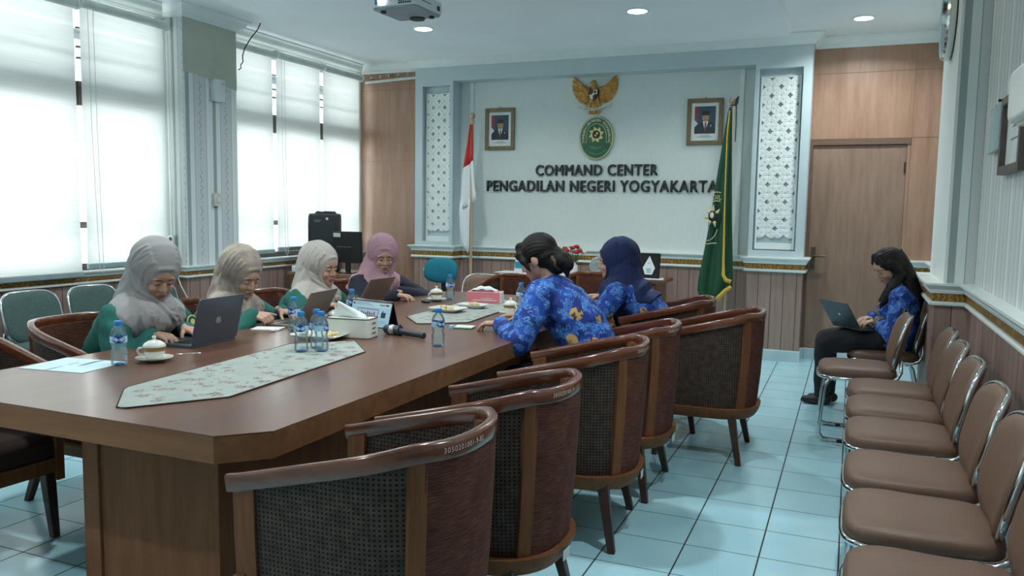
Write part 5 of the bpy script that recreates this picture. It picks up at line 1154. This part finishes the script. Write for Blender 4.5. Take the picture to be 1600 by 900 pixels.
def make_bottle():
    t = thing('water_bottle', 'x', 'bottle', (0, 0, 0), 0, 'small plastic water bottles')
    b = MB(); b.lathe([(.0, .004), (.024, .0), (.030, .006), (.031, .02), (.029, .030), (.031, .040), (.031, .055), (.026, .068), (.027, .078), (.031, .090), (.031, .118), (.029, .130), (.023, .145), (.014, .154), (.0125, .160), (.0125, .165), (0, .165)], 28); b.build('body', m_water, t, 60)
    b = MB(); b.lathe([(0, .158), (.0150, .158), (.0155, .161), (.0155, .174), (.0140, .177), (0, .177)], 20); b.build('cap', m_bcap, t, 40)
    b = MB(); b.lathe([(.0314, .092), (.0318, .092), (.0318, .117), (.0314, .117)], 28); lb = b.build('label', m_label, t, 60)
    for a0 in (0, pi):
        b = MB(); rows = []
        for k in (.02, 1):
            rows.append([(.0323 * cos(a0 + .75 * k * cos(2*pi*i/20)), .0323 * sin(a0 + .75 * k * cos(2*pi*i/20)), .105 + .0145 * k * sin(2*pi*i/20)) for i in range(20)])
        b.grid(rows, cu=True, caps=True); b.build('label_oval', m_navy, lb)
    b = MB()
    for a0 in (0, pi):
        vs, fs = text('PURELIFE', .0105, 0, 0); b.add([((.0336) * cos(a0 + v.x / .033), .0336 * sin(a0 + v.x / .033), .105 + v.y) for v in vs], fs)
    b.build('label_text', m_txt, lb)
    b = MB(); b.lathe([(0, .001), (.017, .001), (.018, .006), (.012, .009), (0, .010)], 16); b.build('blue_base', plain('blue_tinted_base', '#3f9bd6', .2, Transmission_Weight=.4), t, 60)
    return t
BO = make_bottle()
for i, (x, y, rz, lb) in enumerate([(-2.66, 2.30, -40, 'water bottle beside the white paper, left of the lidded cup'), (-2.205, 2.86, -60, 'left front bottle in the cluster of three on near runner'), (-2.135, 2.91, 10, 'right front bottle in the cluster of three on near runner'), (-2.20, 2.965, -20, 'rearmost bottle in the cluster of three on near runner'),
  (-2.62, 3.34, -80, 'water bottle standing in front of pale laptop lid, behind cluster of three'), (-2.60, 3.83, -50, 'water bottle behind the white tissue box, before woman in cream hijab'), (-1.755, 3.29, -30, 'single water bottle alone on bare table right of microphone'), (-2.60, 5.05, -50, 'water bottle behind white cup near the teal chair'), (-1.93, 4.74, -40, 'water bottle close to the face of the bareheaded woman')]):
    c = BO if i == 0 else dup(BO); c.location = (x, y, TZ + (.0038 if i in (1, 2, 3) else .0005)); c.rotation_euler = (0, 0, R(rz)); c['label'] = lb
m_china = plain('white_china', '#e3e4dc', .15, vary=.02, Coat_Weight=.4); m_gband = plain('gold_band', '#a58a57', .3, .4)
def make_cup():
    t = thing('lidded_cup', 'x', 'cup', (0, 0, 0), 0, 'white lidded cups on saucers')
    b = MB(); b.lathe([(0, .004), (.035, .003), (.045, .008), (.072, .016), (.073, .018), (.045, .013), (0, .010)], 36); b.build('saucer', m_china, t, 60)
    b = MB(); b.lathe([(0, .010), (.026, .010), (.032, .015), (.040, .035), (.043, .062), (.041, .062), (.0, .060)], 32); b.build('bowl', m_china, t, 60)
    b = MB(); b.lathe([(.0415, .044), (.0432, .046), (.0440, .060), (.042, .061)], 32); b.build('gold_band', m_gband, t, 60)
    b = MB(); b.lathe([(0, .062), (.045, .062), (.045, .066), (.038, .076), (.022, .085), (.008, .089), (.006, .093), (.009, .099), (.006, .105), (0, .106)], 32); b.build('lid', m_china, t, 60)
    b = MB(); b.tube([(-.038, 0, .055), (-.058, 0, .056), (-.064, 0, .044), (-.056, 0, .030), (-.036, 0, .028)], .005, 8); b.build('handle', m_china, t, 180)
    return t
CU = make_cup()
for i, (x, y, rz, lb) in enumerate([(-2.60, 2.42, 40, 'lidded cup on saucer before the woman in grey hijab'), (-2.64, 4.92, 60, 'lidded cup on saucer beside hand of woman in pink hijab'), (-2.545, 3.60, 20, 'lidded cup half hidden behind the white tissue box'), (-1.90, 4.50, 150, 'lidded cup by the wrist of the bareheaded batik woman')]):
    c = CU if i == 0 else dup(CU); c.location = (x, y, TZ + .0005); c.rotation_euler = (0, 0, R(rz)); c['label'] = lb
b = MB(); b.ell((0, 0, 0), (.014, .009, .003), n=12, k=6); b.tube([(.012, 0, 0), (.05, 0, .004), (.09, 0, .006)], [.003, .0022, .003], 6); sp = b.build('teaspoon', m_sil, None, 180); sp.location = (-2.545, 2.50, TZ + .0215); sp.rotation_euler = (0, 0, R(20)); tag(sp, 'teaspoon resting on saucer of the first lidded cup', 'spoon')
# paper
m_paper = plain('bluish_paper', '#cfe6ee', .7, vary=.02); m_ink = plain('ink_blue', '#7fa5b8', .7)
t = thing('paper_sheet', 'printed white paper sheet lying on the near left table corner', 'paper', (-2.81, 2.215, TZ), R(8))
b = MB(); b.box(-.145, .15, -.118, .118, .0003, .0018); b.build('sheet', m_paper, t)
b = MB(); 
for k, (x, y, w) in enumerate(((-.02, .02, .05), (.03, .07, .10), (.04, .055, .12), (.03, .04, .10), (-.02, -.07, .07), (-.02, -.085, .06))): b.box(x - .004, x + .004, y - w / 2, y + w / 2, .0018, .0021)
b.build('print', m_ink, t)
# laptops
m_alu = plain('space_grey_aluminium', '#5b6673', .35, .6, vary=.03); m_alu2 = plain('warm_silver_aluminium', '#8f857c', .4, .45, vary=.03); m_alu3 = plain('dark_laptop', '#3b4246', .4, .3); m_keys = plain('laptop_keys', '#16181a', .5); m_scr = plain('laptop_screen_glass', '#1b2530', .08)
def laptop(x, y, z, rz, m, label, open_deg, w=.305, d=.215, logo=None, tilt=None):
    """local: +x away from the user towards the lid; the lid's outside faces +x"""
    t = thing('laptop', label, 'laptop', (x, y, z), R(rz)); h = .014
    if tilt is not None: t.rotation_euler = (R(tilt[0]), R(tilt[1]), R(rz))
    b = MB(); b.prism(rrect(d, w, .012), 0, h); b.build('base', m, t, 40, .002)
    b = MB()
    for i in range(5):
        for j in range(13): b.box(-.015 + i * .019, .0 + i * .019, -.128 + j * .0198, -.111 + j * .0198, h, h + .0012)
    b.build('keyboard', m_keys, t)
    b = MB(); b.box(-d/2 + .015, -.03, -.05, .05, h, h + .0006); b.build('trackpad', m_alu3 if m is not m_alu3 else m_alu, t)
    L = Matrix.Translation((d/2 - .004, 0, h)) @ Matrix.Rotation(R(open_deg - 90), 4, 'Y') @ Matrix(((0, 0, 1, 0), (1, 0, 0, 0), (0, 1, 0, .0), (0, 0, 0, 1)))
    b = MB(); b.prism([(px, py + d / 2) for px, py in rrect(w, d, .012)], 0, .006, M=L); lid = b.build('lid', m, t, 40, .0015)
    b = MB(); b.box(-w/2 + .008, w/2 - .008, .014, d - .008, -.0006, 0, M=L); b.build('display', m_scr, lid)
    b = MB(); b.tube([(d/2 - .004, -w*.4, h), (d/2 - .004, w*.4, h)], .006, 10); b.build('hinge', m, t, 60)
    if logo == 'fruit':
        b = MB(); P = []
        for k in range(28):
            a = 2*pi*k/28; r_ = .019 * (1 - .12 * abs(cos(a)) ** 8 * 0 + .06 * cos(2 * a)); P.append((r_ * cos(a) * .95, d/2 - .004 + r_ * sin(a) - (.005 if abs(a - pi/2) < .25 else 0) + (.003 if abs(a - 3*pi/2) < .2 else 0)))
        P = [(x_ - (.010 * max(0, 1 - abs(y_ - d/2 - .0) / .011) if x_ > .010 else 0), y_) for x_, y_ in P]
        b.prism(P, .006, .0064, M=L); b.prism([(.0, d/2 + .017), (.003, d/2 + .025), (.010, d/2 + .028), (.007, d/2 + .020)], .006, .0064, M=L); b.build('logo', plain('mirror_logo', '#8f9aa6', .15, .9), lid)
    elif logo: 
        b = MB(); b.lathe([(0, .006), (logo, .006), (logo, .0064), (0, .0064)], 20, M=L @ Matrix.Translation((0, d/2, 0))); b.build('logo', m_sil, lid)
    return t
laptop(-2.805, 2.855, TZ + .0005, 3, m_alu, 'blue-grey laptop open before the woman in grey hijab', 104, logo='fruit')
laptop(-2.80, 3.56, TZ + .0005, 6, m_alu2, 'warm silver laptop open before the woman in beige hijab', 119, w=.285, d=.205)
laptop(-3.02, 4.53, TZ + .0005, -4, m_alu2, 'warm silver laptop open before the woman in pink hijab', 122, w=.28, d=.20)
laptop(.085, 6.14, .592, 218, m_alu3, 'dark laptop open on lap of the woman by right wall', 128, logo=.010, tilt=(0, -4))
# tissue boxes
m_box = plain('cream_box', '#dfe3da', .35, vary=.02); m_tis = plain('tissue_paper', '#e9f1f1', .85, vary=.03); m_brim = plain('box_rim_brown', '#5f554b', .5)
ang = math.atan2(3.282 - 3.257, -2.157 + 2.356)
t = thing('tissue_box', 'white rectangular tissue box with tissue pulled out beside microphone', 'tissue box', (-2.262, 3.335, TZ + .0005), R(9))
b = MB(); b.prism(rrect(.235, .125, .02), 0, .094); b.build('box', m_box, t, 40, .006, 3)
b = MB(); b.tube([(x, y, .096) for x, y in rrect(.233, .123, .02)], .0028, 6, True); b.build('rim', m_brim, t, 180)
b = MB(); b.prism(rrect(.229, .119, .018), .0945, .0955); b.build('lid', m_box, t)
b = MB(); rows = []
for i in range(13):
    u = i / 12; x = -.085 + .165 * u; hh = .085 * (1 - u) ** .8 * min(1, u * 5 + .55) + .002; 
    rows.append([(x - .02 * (1 - v) * (1 - u) + .006 * sin(v * 9), -.012 + .02 * sin(u * 5 + v * 3) * .5, .096 + hh * v) for v in (0, .25, .5, .75, 1)])
solid(rows, .012).build('tissue', m_tis, t, 180)
b = MB()
for z in (.072, .048, .024):
    for k in range(4): b.box(.1176, .1181, -.022 + k * .011, -.014 + k * .011, z - .005 + .002 * (k % 2), z + .005 - .002 * ((k + 1) % 2))
b.build('side_print', m_blk, t)
m_pink = plain('pink_card', '#e2808c', .5, vary=.06, scale=12); m_wht = plain('white_card', '#e6e6e4', .5)
t = thing('tissue_box', 'pink and white tissue box on the far table runner', 'tissue box', (-2.305, 5.01, TZ + .004), R(12))
b = MB(); b.box(-.118, .118, -.055, .055, 0, .075); b.build('box', m_wht, t, bevel=.004)
b = MB(); b.box(-.119, .112, -.0562, -.054, .002, .073); b.box(-.112, .112, -.05, .05, .0745, .0758); b.build('pink_print', m_pink, t)
b = MB(); b.box(-.08, .09, -.0568, -.0560, .016, .020); b.box(-.02, .06, -.0568, -.0560, .028, .031); b.box(.1185, .1192, -.006, .002, .02, .05); b.build('lettering', m_txt, t)
b = MB(); rows = []
for i in range(13):
    u = i / 12; x = -.095 + .18 * u; rows.append([(x, -.05 + .08 * v + .006 * sin(u * 9), .077 + .035 * sin(pi * u) ** .6 * (.35 + .65 * sin(pi * (v * .9 + .05))) + .004 * sin(u * 17 + v * 4)) for v in (0, .2, .4, .6, .8, 1)])
b.grid(rows); tb = b.build('tissue', m_tis, t, 180); sm = tb.modifiers.new('s', 'SOLIDIFY'); sm.thickness = .003
# calendar
t = thing('desk_calendar', 'blue desk calendar standing open before laptop of pink hijab woman', 'calendar', (-2.375, 3.70, TZ), R(-12))
m_calb = plain('calendar_navy_card', '#1d2438', .6); m_cal = plain('calendar_page', '#a9d2e4', .5, vary=.04, scale=10)
sy_ = Matrix.Diagonal((1, .83, 1, 1)); Mf = Matrix.Translation((0, -.04, .0005)) @ Matrix.Rotation(R(90 - 16), 4, 'X') @ sy_; Mb2 = Matrix.Translation((0, .04, .0005)) @ Matrix.Rotation(R(90 + 16), 4, 'X') @ sy_
b = MB(); b.box(-.15, .15, 0, .168, -.002, .0, M=Mf); b.box(-.15, .15, 0, .170, -.002, 0, M=Mb2); b.build('card', m_calb, t)
b = MB(); b.box(-.146, .146, .004, .163, .0, .0015, M=Mf); pg = b.build('page', m_cal, t)
b = MB(); b.box(-.146, .146, .13, .163, .0015, .0019, 0, Mf); b.box(-.10, .06, .03, .118, .0015, .0019, 1, Mf); b.box(-.095, .055, .075, .112, .0019, .0022, 2, Mf)
b.box(.10 - .018, .10 + .014, .065, .10, .0015, .0019, 3, Mf); b.box(.088, .094, .10, .112, .0015, .0019, 3, Mf); b.box(.04, .058, .035, .075, .0022, .0026, 4, Mf)
for k in range(7): b.box(-.07 + k * .016, -.062 + k * .016, .078, .098 - .004 * (k % 3), .0022, .0025, 3, Mf)
for k in range(3): b.box(-.12, .02 - k * .02, .138 + k * .007, .141 + k * .007, .0019, .0022, 5, Mf)
b.box(.06, .10, .143, .149, .0019, .0022, 6, Mf); b.box(.104, .13, .141, .152, .0019, .0022, 6, Mf); b.box(.075, .125, .03, .033, .0015, .0019, 5, Mf); b.box(.075, .125, .04, .043, .0015, .0019, 5, Mf)
b.build('print', [plain('page_head', '#c5e0ea', .5), plain('photo_brown', '#7d776f', .5), plain('photo_sky', '#bcc7de', .5), plain('ink_dark', '#33373c', .5), plain('bell_grey', '#6b6560', .5), m_ink, m_pred], pg)
b = MB(); b.lathe([(0, .0015), (.009, .0015), (.009, .0022), (0, .0022)], 16, M=Mf @ Matrix.Translation((-.132, .146, 0))); b.build('seal_print', m_gband, pg)
b = MB(); 
for k in range(20):
    x = -.135 + k * .0142; b.tube([(x, 0 + .010 * cos(a), .134 + .008 * sin(a)) for a in [2*pi*q/8 for q in range(8)]], .0012, 5, True)
b.build('wire_binding', m_sil, t, 180)
# microphone with its clip
m_mic = plain('microphone_body', '#2a3238', .4, vary=.1); m_micg = plain('microphone_grille', '#4a5258', .4, .5, bump=.6, bscale=500)
t = thing('microphone', 'dark grey microphone lying on table in front of the calendar', 'microphone', (-2.17, 3.50, TZ + .0245), math.atan2(3.445 - 3.52, -1.925 + 2.19))
Mx_ = Matrix.Rotation(R(90), 4, 'Y')
b = MB(); b.lathe([(0, -.012), (.014, -.008), (.023, .006), (.0245, .025), (.0235, .045), (0, .046)], 24, M=Mx_); b.build('grille', m_micg, t, 60)
b = MB(); b.lathe([(.0, .044), (.0255, .044), (.0255, .052), (.024, .054), (.024, .066), (.0255, .068), (.0255, .075), (0, .075)], 24, M=Mx_); b.build('ring', m_sil, t, 50)
b = MB(); b.lathe([(0, .074), (.022, .075), (.020, .10), (.0165, .13), (.0145, .24), (.0155, .262), (.0155, .275), (0, .276)], 24, M=Mx_); b.xf(Matrix.Rotation(R(1.5), 4, 'Y')); b.build('handle', m_mic, t, 60)
b = MB(); b.tube([(.105, .022 * cos(a), .022 * sin(a)) for a in [2*pi*k/16 for k in range(16)]], .005, 6, True); b.box(.098, .112, -.012, .012, -.021, -.012); b.box(.10, .11, -.006, .006, .018, .032); b.build('clip', m_micg, t, 60)
# plates of snacks
m_snack = plain('crackers', '#d9c48f', .8, vary=.25, scale=90, bump=.5, bscale=120); m_snack2 = plain('wrapped_snack', '#c9cfc8', .3, vary=.2, scale=50)
def plate(x, y, z, rz, label, w, d, items):
    t = thing('snack_plate', label, 'plate', (x, y, z), R(rz), 'white plates of snacks'); o = rrect(1, 1, .2, 6)
    b = MB(); b.grid([[(px * w * k, py * d * k, zz) for px, py in o] for k, zz in ((.55, .0), (.62, .001), (.9, .016), (1, .024), (.985, .026), (.88, .019), (.6, .006), (.05, .005))], cu=True, caps=True); b.build('dish', m_china, t, 60)
    return t
def snack(x, y, z, m, label, s=1.0, k=0):
    random.seed(k + 11); b = MB()
    for i in range(9): b.ell((random.uniform(-.03, .03) * s, random.uniform(-.022, .022) * s, .004 + .016 * random.random() * s), (.016 * s, .013 * s, .006), Matrix.Rotation(random.uniform(-.5, .5), 3, 'X') @ Matrix.Rotation(random.random() * 3, 3, 'Z'), 10, 6)
    me = remesh(b, .003, 1); o = finish('snack_heap', me, None, 180); me.materials.append(m); o.location = (x, y, z); return tag(o, label, 'snack', 'heaps of snacks')
plate(-2.36, 3.20, TZ + .0005, 10, 'white square plate of snacks left of the tissue box', .26, .17, 0)
snack(-2.43, 3.185, TZ + .012, m_snack2, 'wrapped snacks on plate behind the three water bottles', 1, 1); snack(-2.305, 3.215, TZ + .012, m_snack, 'yellow crackers on plate touching the white tissue box', 1.1, 2)
plate(-2.29, 4.42, TZ + .004, -4, 'white square plate of snacks on the far runner', .22, .17, 0)
snack(-2.30, 4.42, TZ + .015, m_snack, 'yellow crackers heaped on plate nearest the calendar side of far runner', 1.3, 3)
plate(-2.24, 4.67, TZ + .004, 6, 'white plate of crackers just in front of pink tissue box', .20, .13, 0); snack(-2.22, 4.66, TZ + .015, m_snack, 'pale crackers just in front of the pink tissue box', 1.1, 4)
# small things
t = thing('green_booklet', 'white and green booklet held by the bareheaded woman', 'booklet', (-1.90, 3.86, TZ + .0005), R(10))
b = MB(); b.box(-.055, .05, -.04, .04, 0, .005, 0); b.build('cover', plain('booklet_green', '#1e6b3a', .5), t)
b = MB(); b.box(-.05, .052, -.036, .042, .005, .010); b.build('pages', m_wht, t)
b = MB(); b.lathe([(0, 0), (.015, 0), (.0155, .003), (.0155, .015), (.013, .017), (0, .017)], 20); o = b.build('bottle_cap', plain('pale_blue_cap', '#a9c6de', .3), None, 50); o.location = (-1.955, 3.82, TZ + .0005); tag(o, 'loose pale blue bottle cap beside the green booklet', 'bottle cap')
b = MB(); b.ell((0, 0, 0), (.012, .009, .007), n=12, k=8); o = b.build('earbud_case', m_dev, None, 180); o.location = (-2.70, 3.27, TZ + .007); tag(o, 'tiny white object on table before laptop of beige hijab woman', 'small case')
b = MB(); b.prism(rrect(.07, .035, .008), 0, .012); o = b.build('car_key', m_dark, None, 40, .003); o.location = (-2.66, 4.80, TZ + .0005); o.rotation_euler = (0, 0, R(-30)); tag(o, 'small black key fob by hand of woman in pink hijab', 'key fob')
b = MB(); b.prism(rrect(.15, .105, .006), 0, .006); o = b.build('notepad', m_wht, None, 40); o.location = (-2.78, 3.33, TZ + .0005); o.rotation_euler = (0, 0, R(20)); tag(o, 'white notepad under the hand of woman in beige hijab', 'notepad')
